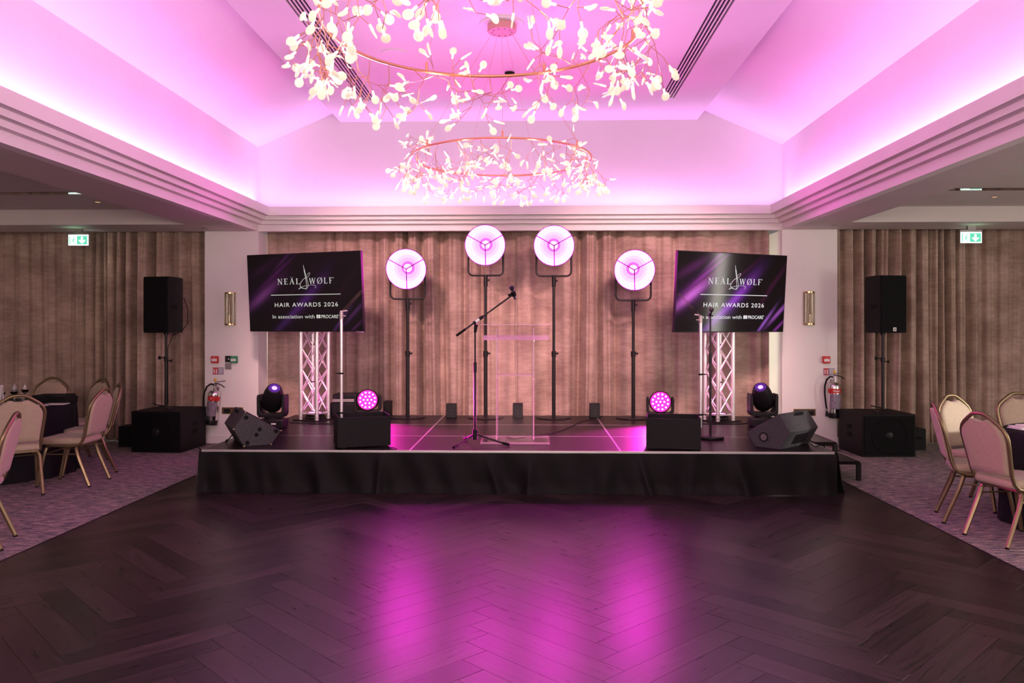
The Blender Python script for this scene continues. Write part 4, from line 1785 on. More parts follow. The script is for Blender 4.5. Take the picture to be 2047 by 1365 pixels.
# ------------------------------------------------------------------ dish lamps on round-base stands
def dish_lamp(x, y, zc, aim, label):
    t = thing('dish_floodlight', label, 'floodlight', (x, y, SZ), 0, 'pink dish floodlights on stands')
    h = zc - SZ
    m = MB()
    m.lathe([(0, 0), (.22, 0), (.225, .004), (.225, .010), (.20, .014), (.04, .022), (0, .022)], 40)
    obj('base_plate', m, M['blackm'], t, smooth=30)
    yz = h - .385
    m = MB()
    m.cyl((0, 0, .02), (0, 0, .82), .024, n=16)
    obj('lower_tube', m, M['blackm'], t)
    m = MB()
    m.cyl((0, 0, .80), (0, 0, yz), .0185, n=16)
    obj('upper_tube', m, M['blackm'], t)
    m = MB()
    m.cyl((0, 0, .79), (0, 0, .86), .031, n=16)
    m.cyl((.02, 0, .83), (.06, 0, .83), .013, n=10)
    obj('collar', m, M['blackp'], t)
    m = MB()
    m.cyl((0, 0, yz - .14), (0, 0, yz + .01), .026, n=16)
    m.cyl((.02, 0, yz - .06), (.05, 0, yz - .06), .012, n=10)
    obj('yoke_socket', m, M['blackp'], t)
    W = .224
    m = MB()
    pts = [(-W, 0, h)]
    pts += [(-W, 0, yz + .07)] + [(-W + .06 - .06 * math.cos(a), 0, yz + .06 - .06 * math.sin(a)) for a in (PI / 8, PI / 4, 3 * PI / 8, PI / 2)]
    pts += [(W - .06 + .06 * math.sin(a), 0, yz + .06 - .06 * math.cos(a)) for a in (0, PI / 8, PI / 4, 3 * PI / 8)] + [(W, 0, yz + .07), (W, 0, h)]
    m.tube(pts, .0125, 10)
    obj('yoke', m, M['blackm'], t, smooth=60)
    # head: local +Z is the beam
    T = AIM((0, -.085, h), aim)
    hd = MB()
    R = .257
    prof = [(.0, -.17), (.07, -.165), (.10, -.15), (.19, -.09), (.245, -.01), (R, .055), (R + .004, .06), (R + .004, .066), (R - .003, .066), (R - .006, .055), (.240, -.005), (.185, -.082), (.095, -.138), (.0, -.145)]
    hd.lathe(prof, 48, T=T)
    head = obj('dish_shell', hd, M['blackm'], t, smooth=60)

    def zone(nm, pr, mat, par=head):
        mm = MB()
        mm.lathe(pr, 48, T=T, caps=False)
        return obj(nm, mm, mat, par, smooth=60)
    zone('outer_reflector', [(.172, -.0895), (.184, -.0795), (.238, -.003), (.250, .054), (.2515, .060)], M['dish_rim'])
    zone('inner_reflector', [(.085, -.139), (.096, -.134), (.135, -.1112)], M['dish_mid'])
    zone('middle_reflector', [(.135, -.1112), (.172, -.0895)], M['dish_soft'])
    zone('lamp_ring', [(.060, -.139), (.066, -.112), (.080, -.112), (.086, -.139)], M['dish_ring'])
    mm = MB()
    mm.sphere((0, 0, -.115), .056, 20, 10, T=T)
    obj('bulb', mm, M['dish_bulb'], head)
    mm = MB()
    # three guard spokes meeting in front of the bulb: down, up left, up right
    Ti = T.inverted()
    ctr = Vector((0, 0, .045))
    for d in ((0.02, -.05, -1), (-.87, 0, .5), (.87, 0, .5)):
        dl = (Ti.to_3x3() @ Vector(d))
        dl.z = 0
        dl.normalize()
        e = dl * (R - .002) + Vector((0, 0, .062))
        mm = MB()
        mm.cyl(T @ ctr, T @ e, .006, n=6)
        obj('guard_spoke', mm, M['spoke'], head)
    mm = MB()
    mm.sphere((0, 0, .045), .010, 8, 6, T=T)
    obj('guard_hub', mm, M['spoke'], head)
    mm = MB()
    mm.cyl((-W - .02, 0, h), (-W + .025, 0, h), .018, n=10)
    mm.cyl((W - .025, 0, h), (W + .02, 0, h), .018, n=10)
    obj('pivot_knob', mm, M['blackp'], t)


DY = 10.25
dish_lamp(-1.615, DY, 2.317, (0.02, -1, -.16), 'pink dish floodlight, lower one beside the left screen')
dish_lamp(-0.606, DY, 2.618, (0.0, -1, -.14), 'pink dish floodlight, tall one behind the microphone boom')
dish_lamp(0.270, DY, 2.609, (0.0, -1, -.14), 'pink dish floodlight, tall one right of the acrylic lectern')
dish_lamp(1.289, DY, 2.298, (-.02, -1, -.16), 'pink dish floodlight, lower one beside the right screen')


# ------------------------------------------------------------------ moving heads
def moving_head(x, y, side, label):
    t = thing('moving_head_spot', label, 'moving light', (x, y, SZ), 0, 'black moving head spotlights')
    m = MB()
    m.box2((-.15, -.12, .012), (.15, .12, .115))
    b = obj('base', m, M['blackp'], t, bevel=.012)
    for sx in (-1, 1):
        for sy in (-1, 1):
            m = MB()
            m.cyl((sx * .12, sy * .09, 0), (sx * .12, sy * .09, .014), .015, n=10)
            obj('foot', m, M['rubber'], t)
    m = MB()
    m.box2((.02, -.1225, .06), (.075, -.1195, .075))
    obj('display', m, M['white'], b)
    m = MB()
    m.cyl((0, 0, .113), (0, 0, .135), .09, n=24)
    obj('turntable', m, M['blackp'], t)
    m = MB()
    out = [(-.160, .17), (-.14, .135), (.14, .135), (.160, .17), (.162, .36), (.155, .395), (.140, .395), (.129, .37), (.124, .21), (.10, .18), (-.10, .18), (-.124, .21), (-.129, .37), (-.140, .395), (-.155, .395), (-.162, .36)]
    m.prism(out, -.085, .085)
    obj('yoke', m, M['blackp'], t, bevel=.012)
    T = AIM((0, 0, .335), (side * .30, -.62, .72))
    m = MB()
    m.lathe([(0, -.150), (.07, -.145), (.105, -.11), (.121, -.04), (.121, .03), (.108, .11), (.090, .165), (.078, .190), (.060, .192), (0, .192)], 28, T=T)
    h = obj('head', m, M['blackp'], t, smooth=50)
    m = MB()
    m.lathe([(.030, .1925), (.050, .1935), (.064, .1935), (.064, .198), (.030, .197)], 24, T=T, closed=True)
    obj('lens_rim', m, M['violetdim'], h)
    m = MB()
    m.lathe([(0, .193), (.032, .193), (.027, .199), (0, .201)], 20, T=T)
    obj('lens', m, M['violet'], h)
    for sx in (-1, 1):
        m = MB()
        m.cyl((sx * .115, 0, .335), (sx * .130, 0, .335), .045, n=16)
        obj('tilt_joint', m, M['blackp'], t)


moving_head(-3.0, 9.12, 1, 'black moving head spotlight with violet lens by the left truss')
moving_head(2.69, 9.40, -1, 'black moving head spotlight with violet lens by the right truss')


def wash_head(x, y, yaw, label):
    t = thing('led_wash_light', label, 'wash light', (x, y, SZ), yaw, 'magenta LED wash lights')
    m = MB()
    m.box2((-.14, -.11, .008), (.14, .11, .085))
    obj('base', m, M['blackp'], t, bevel=.01)
    m = MB()
    out = [(-.168, .12), (-.14, .088), (.14, .088), (.168, .12), (.170, .27), (.160, .305), (.140, .305), (.137, .14), (.12, .115), (-.12, .115), (-.137, .14), (-.140, .305), (-.160, .305), (-.170, .27)]
    m.prism(out, -.06, .06)
    obj('yoke', m, M['blackp'], t, bevel=.008)
    T = AIM((0, -.01, .242), (0, -1, .10))
    m = MB()
    m.lathe([(0, -.12), (.09, -.115), (.125, -.08), (.137, -.02), (.137, .05), (.128, .062), (.122, .055), (0, .055)], 32, T=T)
    h = obj('head', m, M['blackp'], t, smooth=50)
    m = MB()
    m.lathe([(0, .0555), (.121, .0555), (.121, .058), (0, .058)], 32, T=T)
    obj('front_plate', m, M['washface'], h)
    pos = [(0, 0)] + [(.048 * math.cos(k * PI / 3), .048 * math.sin(k * PI / 3)) for k in range(6)] + [(.094 * math.cos(k * PI / 6 + .26), .094 * math.sin(k * PI / 6 + .26)) for k in range(12)]
    lm = MB()
    lm.lathe([(0, 0), (.0125, 0), (.011, .006), (0, .008)], 12)
    me = lm.mesh('led_lens', M['washled'], 60)
    for px, py in pos:
        o = bpy.data.objects.new('led_lens', me)
        COL.objects.link(o)
        o.parent = h
        o.matrix_local = T @ TR(px, py, .058)


wash_head(-2.10, 10.10, 0.12, 'glowing magenta LED wash light behind the left teleprompter box')
wash_head(1.58, 9.93, -0.10, 'glowing magenta LED wash light behind the right teleprompter box')
spot_light('wash_beam', (-2.09, 9.98, SZ + .25), (-1.0, 5.2, 4.3), 420, (1.0, 0.34, 1.0), 1.15, 0.8, 0.10)
spot_light('wash_beam', (1.57, 9.79, SZ + .25), (0.6, 5.2, 4.3), 420, (1.0, 0.34, 1.0), 1.15, 0.8, 0.10)

spot_light('wash_beam', (-2.08, 9.97, SZ + .26), (-0.85, 7.9, SZ), 1600, (1.0, 0.012, 0.50), 0.92, 0.9, 0.08)
spot_light('wash_beam', (1.56, 9.78, SZ + .26), (0.55, 7.9, SZ), 2800, (1.0, 0.03, 0.56), 0.92, 0.9, 0.08)


# ------------------------------------------------------------------ teleprompters
def prompter(x, y, rotz, px, py, ptop, mirror, label):
    t = thing('teleprompter', label, 'teleprompter', (x, y, SZ), rotz, 'teleprompters at the stage edge')
    W, D, H_ = .51, .36, .285
    m = MB()
    for c, d in (((0, .008, H_ / 2 + .015), (W, .016, H_)), ((0, D - .008, H_ / 2 + .02), (W, .016, H_ + .012)), ((-W / 2 + .008, D / 2, H_ / 2 + .02), (.016, D - .032, H_ + .01)), ((W / 2 - .008, D / 2, H_ / 2 + .02), (.016, D - .032, H_ + .01)), ((0, D / 2, .026), (W - .03, D - .03, .02))):
        m.box(c, d)
    obj('hood_box', m, M['black'], t, smooth=0)
    m = MB()
    m.box((0, D / 2, .20), (W - .036, D - .036, .02))
    obj('upward_monitor', m, M['mirror'], t)
    for sx in (-1, 1):
        for yy in (.04, D - .04):
            m = MB()
            m.box((sx * (W / 2 - .06), yy, .008), (.05, .04, .016))
            obj('foot', m, M['rubber'], t)
    Ti = (TR(x, y, SZ) @ RZ(rotz)).inverted()

    def L(p):
        return Ti @ Vector(p)
    m = MB()
    m.cyl(L((px, py, SZ + .21)), L((px, py, SZ + .72)), .0145, n=14)
    m.cyl(L((px, py, SZ + .70)), L((px, py, ptop)), .0135, n=14)
    pole = obj('pole', m, M['alu'], t)
    for zz in (SZ + .335, SZ + .72):
        m = MB()
        m.lathe([(.0165, -.008), (.021, -.008), (.021, .008), (.0165, .008)], 14, T=Ti @ TR(px, py, zz), closed=True)
        m.cyl(L((px, py, zz)), L((px - mirror * .055, py - .01, zz)), .006, n=6)
        obj('cable_clip', m, M['rubber'], pole)
    m = MB()
    m.cyl(L((px, py, ptop - .06)), L((px, py, ptop + .01)), .019, n=12)
    m.cyl(L((px - .012, py, ptop + .015)), L((px + mirror * .055, py + .01, ptop + .022)), .008, n=8)
    m.cyl(L((px + .01 * mirror, py - .01, ptop - .03)), L((px + mirror * .045, py - .01, ptop - .03)), .006, n=8)
    obj('glass_clamp', m, M['plate'], t)
    # beam splitter pane, tilted inwards, nearly edge-on from the hall
    b0 = Vector((px + mirror * .012, py, ptop + .012))
    a = Vector((mirror * .68, .0, .73)).normalized() * .285
    w = Vector((-mirror * .09, .99, .0)).normalized() * .25
    w0 = -w * .5
    nn = a.cross(w).normalized() * .0025
    vs = [b0 + w0, b0 + w0 + w, b0 + w0 + w + a, b0 + w0 + a]
    vs = [L(v - nn) for v in vs] + [L(v + nn) for v in vs]
    m = MB()
    m.add(vs, [(0, 1, 2, 3), (7, 6, 5, 4), (0, 4, 5, 1), (1, 5, 6, 2), (2, 6, 7, 3), (3, 7, 4, 0)])
    obj('glass_pane', m, M['pane_glass'], t, smooth=0)


prompter(-1.630, 7.675, math.radians(20), -1.868, 7.73, 1.71, 1, 'black teleprompter box with silver pole and tilted glass, at the left stage edge')
prompter(1.335, 7.60, math.radians(-9), 1.605, 7.66, 1.67, -1, 'black teleprompter box with silver pole and tilted glass, at the right stage edge')


# ------------------------------------------------------------------ microphone stands
t = thing('boom_microphone_stand', 'black boom microphone stand on a tripod base in front of the lectern', 'microphone stand', (-.575, 7.93, SZ))
m = MB()
m.cyl((0, 0, .05), (0, 0, .15), .026, n=12)
m.cyl((0, 0, .13), (.03, -.03, .13), .008, n=8)
obj('hub', m, M['blackp'], t)
m = MB()
m.cyl((0, 0, .10), (0, 0, .78), .0125, n=12)
obj('lower_tube', m, M['blackm'], t)
m = MB()
m.cyl((0, 0, .75), (0, 0, 1.17), .009, n=12)
obj('upper_tube', m, M['blackm'], t)
m = MB()
m.cyl((0, 0, .72), (0, 0, .82), .017, n=12)
obj('clutch', m, M['blackp'], t)
for ang in (-121, -16, 112):
    a = math.radians(ang)
    m = MB()
    m.tube([(.02 * math.cos(a), .02 * math.sin(a), .10), (.30 * math.cos(a), .30 * math.sin(a), .025)], .0085, 8)
    lg = obj('leg', m, M['blackm'], t)
    m = MB()
    m.tube([(.29 * math.cos(a), .29 * math.sin(a), .027), (.36 * math.cos(a), .36 * math.sin(a), .015)], .0145, 8)
    obj('rubber_foot', m, M['rubber'], lg)
b0, b1 = Vector((-.187, 0, 1.085)), Vector((.378, 0, 1.495))
m = MB()
m.cyl(b0 + (b1 - b0) * .14, b1, .0085, n=10)
bo = obj('boom_arm', m, M['blackm'], t)
m = MB()
m.cyl(b0, b0 + (b1 - b0) * .16, .013, n=10)
obj('counterweight', m, M['rubber'], bo)
m = MB()
m.cyl(b0 + (b1 - b0) * .30, b0 + (b1 - b0) * .47, .017, n=10)
m.tube([(0, 0, 1.12), (.012, -.012, 1.20)], [.014, .02], 10)
pv = obj('boom_joint', m, M['blackp'], t)
m = MB()
c = b0 + (b1 - b0) * .375
m.box((0, 0, 0), (.045, .003, .026), TR(*(c + Vector((0, -.018, 0)))) @ RY(-.63))
obj('white_sticker', m, M['white'], pv)
mt_ = thing('microphone', 'dark vocal microphone clipped to the raised end of the boom', 'microphone', (-.575 + .385, 7.93, SZ + 1.50))
T = RY(-.28) @ RX(.35)
m = MB()
m.lathe([(0, -.055), (.012, -.055), (.013, -.03), (.0165, .035), (.018, .05), (0, .05)], 16, T=T)
obj('handle', m, M['michandle'], mt_)
m = MB()
m.sphere((0, 0, .068), .0265, 16, 10, T=T)
obj('grille_ball', m, M['cone'], mt_)
m = MB()
m.lathe([(.0165, -.02), (.023, -.02), (.023, .025), (.0165, .025)], 14, T=T, closed=True)
m.cyl((-.055, 0, -.015), (-.012, 0, .0), .013, n=10)
obj('clip', m, M['rubber'], mt_)

t = thing('straight_microphone_stand', 'straight black microphone stand on a round base before the right screen', 'microphone stand', (1.861, 8.40, SZ))
m = MB()
m.lathe([(0, 0), (.135, 0), (.14, .008), (.138, .028), (.10, .036), (0, .038)], 32)
obj('round_base', m, M['blackm'], t, smooth=40)
m = MB()
m.cyl((0, 0, .03), (0, 0, .85), .0125, n=12)
obj('lower_tube', m, M['blackm'], t)
m = MB()
m.cyl((0, 0, .83), (0, 0, 1.29), .009, n=12)
obj('upper_tube', m, M['blackm'], t)
m = MB()
m.cyl((0, 0, .80), (0, 0, .90), .017, n=12)
obj('clutch', m, M['blackp'], t)
t = thing('microphone', 'dark microphone in a clip on the straight stand before the right screen', 'microphone', (1.861, 8.40, SZ + 1.30))
m = MB()
T = TR(0, 0, .02) @ RX(1.0)
m.lathe([(0, -.09), (.012, -.09), (.017, .04), (0, .04)], 14, T=T)
obj('handle', m, M['blackp'], t)
m = MB()
m.sphere((0, 0, .058), .025, 14, 8, T=T)
obj('grille_ball', m, M['cone'], t)
m = MB()
m.cyl((0, 0, -.02), (0, 0, .02), .013, n=10)
m.cyl((-.03, 0, -.01), (.03, 0, -.01), .006, n=8)
obj('clip', m, M['rubber'], t)

# ------------------------------------------------------------------ acrylic lectern
t = thing('lectern', 'clear acrylic lectern standing centre stage behind the boom microphone', 'lectern', (-.178, 8.15, SZ))
m = MB()
m.box2((-.345, -.215, .004), (.345, .25, .026))
bp_ = obj('base_plate', m, M['sheet'], t)
m = MB()
for x0, y0, x1, y1 in ((-.3455, -.2155, .3455, -.2145), (-.3455, .2495, .3455, .2505), (-.3455, -.215, -.3445, .25), (.3445, -.215, .3455, .25)):
    m.box2((x0, y0, .005), (x1, y1, .025))
obj('sawn_edge', m, M['sawn'], bp_, smooth=0)


def sheet_x(poly, a, b, name, rims):
    mm = MB()
    mm.prism(poly, a, b, axis='x')
    o = obj(name, mm, M['lip' if name == 'book_lip' else 'sheet'], t, smooth=0)
    mm = MB()
    for i in rims:
        p, q = Vector((0, *poly[i])), Vector((0, *poly[(i + 1) % len(poly)]))
        d = (q - p).normalized()
        nn = Vector((0, d.z, -d.y))
        c = sum((Vector((0, *w)) for w in poly), Vector()) / len(poly)
        if nn.dot((p + q) / 2 - c) < 0:
            nn = -nn
        vs = []
        for xx in (a + .0005, b - .0005):
            for v in (p + d * .001, q - d * .001):
                vs += [Vector((xx, 0, 0)) + v, Vector((xx, 0, 0)) + v + nn * .0008]
        mm.add(vs, [(0, 2, 3, 1), (4, 5, 7, 6), (0, 1, 5, 4), (2, 6, 7, 3), (0, 4, 6, 2), (1, 3, 7, 5)])
    obj('sawn_edge', mm, M['sawn'], o, smooth=0)


for sx in (-1, 1):
    sheet_x([(-.11, .027), (.15, .027), (.20, 1.055), (-.12, 1.155)], sx * .187 - .006, sx * .187 + .006, 'side_panel', (1, 2, 3))
m = MB()
m.box2((-.180, -.100, .028), (.180, -.090, 1.13))
f_ = obj('front_panel', m, M['sheet'], t, smooth=0)
m = MB()
m.box2((-.180, -.0995, 1.1302), (.180, -.0905, 1.1312))
obj('sawn_edge', m, M['sawn'], f_, smooth=0)
sheet_x([(-.089, .675), (.16, .675), (.16, .687), (-.089, .687)], -.180, .180, 'shelf', (1, 3))
sheet_x([(-.15, 1.190), (.25, 1.038), (.254, 1.050), (-.146, 1.202)], -.35, .35, 'reading_board', (1, 3))
sheet_x([(.250, 1.036), (.262, 1.033), (.276, 1.080), (.264, 1.084)], -.345, .345, 'book_lip', (0, 2))
for sx in (-1, 1):
    for zz in (.05, .64, 1.03):
        m = MB()
        m.cyl((sx * .180, -.095, zz), (sx * .198, -.095, zz), .006, n=8)
        obj('fixing_screw', m, M['steel'], t)

# ------------------------------------------------------------------ floor monitors, uplight boxes, boxes
PROF = [(0, 0), (.262, 0), (.362, .135), (.012, .342), (-.10, .177)]


def wedge(x, y, dx, dy, sgn, label, cups):
    t = thing('floor_monitor', label, 'stage monitor', (x, y, SZ), math.atan2(dy, dx), 'black wedge floor monitors')
    Wd = .58
    a, b = (0, sgn * Wd)
    m = MB()
    m.prism(PROF, a, b)
    obj('cabinet', m, M['wedge'], t, bevel=.006)
    # grille on the long baffle face, proud of the cabinet
    p, q = Vector((PROF[2][0], 0, PROF[2][1])), Vector((PROF[3][0], 0, PROF[3][1]))
    d = (q - p).normalized()
    nrm = Vector((-d.z, 0, d.x))
    if nrm.z < 0:
        nrm = -nrm
    m = MB()
    c0, c1 = p + d * .02, q - d * .02
    vs = []
    for yy in (sgn * .02, sgn * (Wd - .02)):
        for c in (c0, c1, c1 + nrm * .006, c0 + nrm * .006):
            vs.append((c.x, yy, c.z))
    m.add(vs, [(0, 1, 2, 3), (7, 6, 5, 4), (0, 4, 5, 1), (1, 5, 6, 2), (2, 6, 7, 3), (3, 7, 4, 0)])
    obj('grille', m, M['grille'], t, smooth=0)
    # ribs on the upper face
    p, q = Vector((PROF[3][0], 0, PROF[3][1])), Vector((PROF[4][0], 0, PROF[4][1]))
    d = (q - p).normalized()
    for k in range(7):
        yy = sgn * (.26 + .028 * k)
        m = MB()
        c = p + d * .045
        m.box((c.x, yy, c.z), (.006, .010, .06), TR(0, 0, 0))
        obj('vent_slot', m, M['rubber'], t)
    # connector plate on the rear face
    p, q = Vector((PROF[4][0], 0, PROF[4][1])), Vector((0, 0, 0))
    c = (p + q) / 2
    ang = math.atan2(q.z - p.z, q.x - p.x)
    m = MB()
    m.box((0, sgn * Wd / 2, 0), (.11, .26, .008), TR(c.x, 0, c.z) @ RY(-ang))
    obj('connector_plate', m, M['blackp'], t)
    fy = a - sgn * .003
    if cups == 2:
        m = MB()
        poly = []
        cxx, czz, rr, hl, tl = .135, .135, .052, .040, math.radians(60)
        for k in range(24):
            w = 2 * PI * k / 24
            u, v = rr * math.cos(w), rr * math.sin(w)
            u += hl if math.cos(w) >= 0 else -hl
            poly.append((cxx + u * math.cos(tl) - v * math.sin(tl), czz + u * math.sin(tl) + v * math.cos(tl)))
        m.prism(poly, a - sgn * .004, a + sgn * .01)
        o = obj('pole_mount_plate', m, M['wedge'], t, bevel=.002)
        for s in (-1, 1):
            m = MB()
            m.cyl((cxx + s * .030 * math.cos(tl), fy - sgn * .0025, czz + s * .030 * math.sin(tl)), (cxx + s * .030 * math.cos(tl), fy + sgn * .006, czz + s * .030 * math.sin(tl)), .020, n=18)
            obj('pole_socket', m, M['rubber'], o)
        for fx, fz in ((.035, .035), (.31, .135), (.025, .285)):
            m = MB()
            m.cyl((fx, a, fz), (fx, a - sgn * .012, fz), .021, .017, n=14)
            obj('rubber_foot', m, M['rubber'], t)
        for (ex, ez) in PROF:
            m = MB()
            m.box((ex * .985 + .004, a + sgn * .004, ez * .98 + .004), (.014, .010, .010))
            obj('worn_corner', m, M['ply'], t)
    else:
        m = MB()
        m.lathe([(.034, -.004), (.046, -.004), (.046, .006), (.034, .006)], 24, T=TR(.175, a, .105) @ RX(PI / 2), closed=True)
        obj('handle_rim', m, M['blackp'], t)
        m = MB()
        m.cyl((.175, a - sgn * .001, .105), (.175, a + sgn * .01, .105), .034, n=24)
        obj('handle_cup', m, M['plate'], t)
    return t


wedge(-2.83, 7.73, .87, .49, 1, 'black wedge floor monitor at the left stage corner, side panel to the hall', 2)
wedge(2.366, 7.67, -.71, .70, -1, 'black wedge floor monitor at the right stage corner with round side handle', 1)

for x, y, lab in ((-1.05, 10.27, 'small black uplight box behind the boom stand'), (-.193, 10.33, 'small black uplight box seen through the lectern'), (.80, 10.35, 'small black uplight box between the two right dish lamps')):
    t = thing('uplight_box', lab, 'uplight', (x, y, SZ), 0, 'small black uplight boxes along the curtain')
    m = MB()
    m.prism([(-.065, .0), (.065, .0), (.055, .185), (-.055, .185)], -.0, .13, axis='x', T=TR(-.065, 0, 0))
    obj('body', m, M['blackp'], t, bevel=.006)
    m = MB()
    m.box2((-.055, -.058, .172), (.055, .045, .188))
    obj('top_lens', m, M['mirror'], t)
    m = MB()
    m.box2((-.012, -.0655, .055), (.012, -.0600, .063))
    obj('print', m, M['wedge'], t)
    m = MB()
    m.prism([(-.010, .093), (.010, .093), (0, .113)], -.0635, -.0575)
    obj('badge', m, M['wedge'], t)

t = thing('haze_machine', 'black stage machine with raised lid behind the left truss', 'effects machine', (-2.43, 10.36, SZ))
m = MB()
m.box2((-.19, -.16, .01), (.16, .16, .19))
obj('body', m, M['blackp'], t, bevel=.01)
m = MB()
m.box2((-.16, -.15, .192), (.19, .12, .235), RX(-.05))
obj('control_panel', m, M['plate'], t, bevel=.004)
m = MB()
m.box2((-.155, -.14, .25), (.205, .17, .30))
obj('lid', m, M['blackp'], t, bevel=.006)
for x in (-.14, .19):
    m = MB()
    m.box2((x - .01, .05, .18), (x + .01, .13, .26))
    obj('lid_hinge', m, M['blackm'], t)
t = thing('power_supply_box', 'small black upright box beside the left magenta wash light', 'equipment box', (-1.895, 10.37, SZ))
m = MB()
m.box2((-.045, -.09, 0), (.045, .09, .205))
obj('body', m, M['black'], t, bevel=.004)
m = MB()
m.box2((-.025, -.093, .06), (.025, -.089, .10))
obj('outlet_panel', m, M['rubber'], t)


# ------------------------------------------------------------------ cables
def cable(pts, r, label, group='black cables on stage and floor'):
    P_ = [Vector(p) for p in pts]
    out = []
    for i in range(len(P_) - 1):
        p0, p1, p2, p3 = P_[max(i - 1, 0)], P_[i], P_[i + 1], P_[min(i + 2, len(P_) - 1)]
        for k in range(6):
            s = k / 6
            out.append(0.5 * ((2 * p1) + (p2 - p0) * s + (2 * p0 - 5 * p1 + 4 * p2 - p3) * s * s + (3 * p1 - p0 - 3 * p2 + p3) * s ** 3))
    out.append(P_[-1])
    m = MB()
    m.tube(out, r, 6)
    return tag(obj('cable', m, M['rubber'], smooth=80), label, 'cable', group)


cable([(-3.08, 8.10, .47), (-3.10, 7.98, .408), (-3.16, 8.15, .408), (-3.30, 8.6, .30), (-3.55, 9.1, .02), (-4.0, 9.7, .008), (-4.33, 10.2, .01)], .006, 'black cable from the left floor monitor down to the left subwoofer')
cable([(2.66, 7.78, .47), (2.74, 7.80, .408), (2.88, 7.98, .42), (3.12, 8.6, .21), (3.42, 9.6, .01), (3.9, 10.2, .01)], .006, 'black cable from the right floor monitor across the steps')
cable([(-2.95, 9.60, .408), (-2.5, 9.50, .408), (-2.15, 9.62, .408), (-2.05, 9.95, .408)], .007, 'black cable on the deck in front of the left truss')
cable([(1.7, 9.75, .408), (2.1, 9.60, .408), (2.45, 9.62, .408), (2.75, 9.72, .408), (3.0, 9.95, .30), (3.1, 10.3, .02)], .007, 'black cable on the deck in front of the right truss')
cable([(-2.6, 10.1, .41), (-2.45, 10.02, .408), (-2.28, 10.1, .408), (-2.1, 10.26, .408)], .006, 'black cable between the left truss and the wash light')
cable([(-1.60, 7.56, .408), (-1.50, 7.60, .408), (-1.42, 7.57, .408), (-1.36, 7.66, .408), (-1.30, 7.58, .408)], .005, 'short black cable tail under the left teleprompter box')
cable([(-.30, 8.50, .408), (-.20, 8.30, .408), (-.05, 8.46, .408), (.3, 8.9, .408), (.6, 9.8, .408), (.9, 10.4, .408)], .004, 'thin black cable running back from the lectern')


# ------------------------------------------------------------------ banquet tables and chairs
def table(cx, cy, label, clabel, seed):
    t = thing('round_table', label, 'table', (cx, cy, 0), 0, 'round banquet tables')
    m = MB()
    m.lathe([(0, .715), (.735, .715), (.74, .72), (.74, .738), (0, .738)], 48)
    obj('tabletop', m, M['ply'], t)
    for k in range(4):
        a = PI / 4 + k * PI / 2
        m = MB()
        m.cyl((.45 * math.cos(a), .45 * math.sin(a), 0), (.42 * math.cos(a), .42 * math.sin(a), .716), .016, n=8)
        obj('leg', m, M['blackm'], t)
    r = random.Random(seed)
    ph = [r.uniform(0, 6.28) for _ in range(4)]
    n = 180
    rows = [(0, .744), (.70, .744), (.745, .741), (.757, .725), (.760, .60), (.764, .35), (.772, .12), (.778, .006)]
    vs, fs = [], []
    for i, (rr, z) in enumerate(rows):
        for k in range(n):
            a = 2 * PI * k / n
            d = 0
            if i > 3:
                f = (i - 3) / 4
                d = f * (.020 * math.sin(14 * a + ph[0]) + .012 * math.sin(23 * a + ph[1] + .4 * i) + .006 * math.sin(41 * a + ph[2]))
            vs.append(((rr + d) * math.cos(a), (rr + d) * math.sin(a), z))
    for i in range(len(rows) - 1):
        for k in range(n):
            l = (k + 1) % n
            fs.append((i * n + k, i * n + l, (i + 1) * n + l, (i + 1) * n + k))
    m = MB()
    m.add(vs, fs)
    tag(obj('tablecloth', m, M['cloth'], loc=(cx, cy, 0), smooth=60), clabel, 'tablecloth', 'black floor-length tablecloths')


TLX, TLY = -5.75, 8.40
TRX, TRY = 4.55, 6.35
table(TLX, TLY, 'round banquet table under the left black cloth', 'floor-length black tablecloth on the left round table', 31)
table(TRX, TRY, 'round banquet table under the right black cloth', 'floor-length black tablecloth on the right round table', 32)

BACK = [(0, .945), (.042, .943), (.072, .932), (.118, .902), (.165, .868), (.194, .840), (.211, .806), (.216, .77), (.213, .73), (.205, .66), (.195, .58), (.188, .50)]


def yback(z): return -.195 - max(0, z - .44) * .23 - .02 * max(0, (z - .75)) * 2


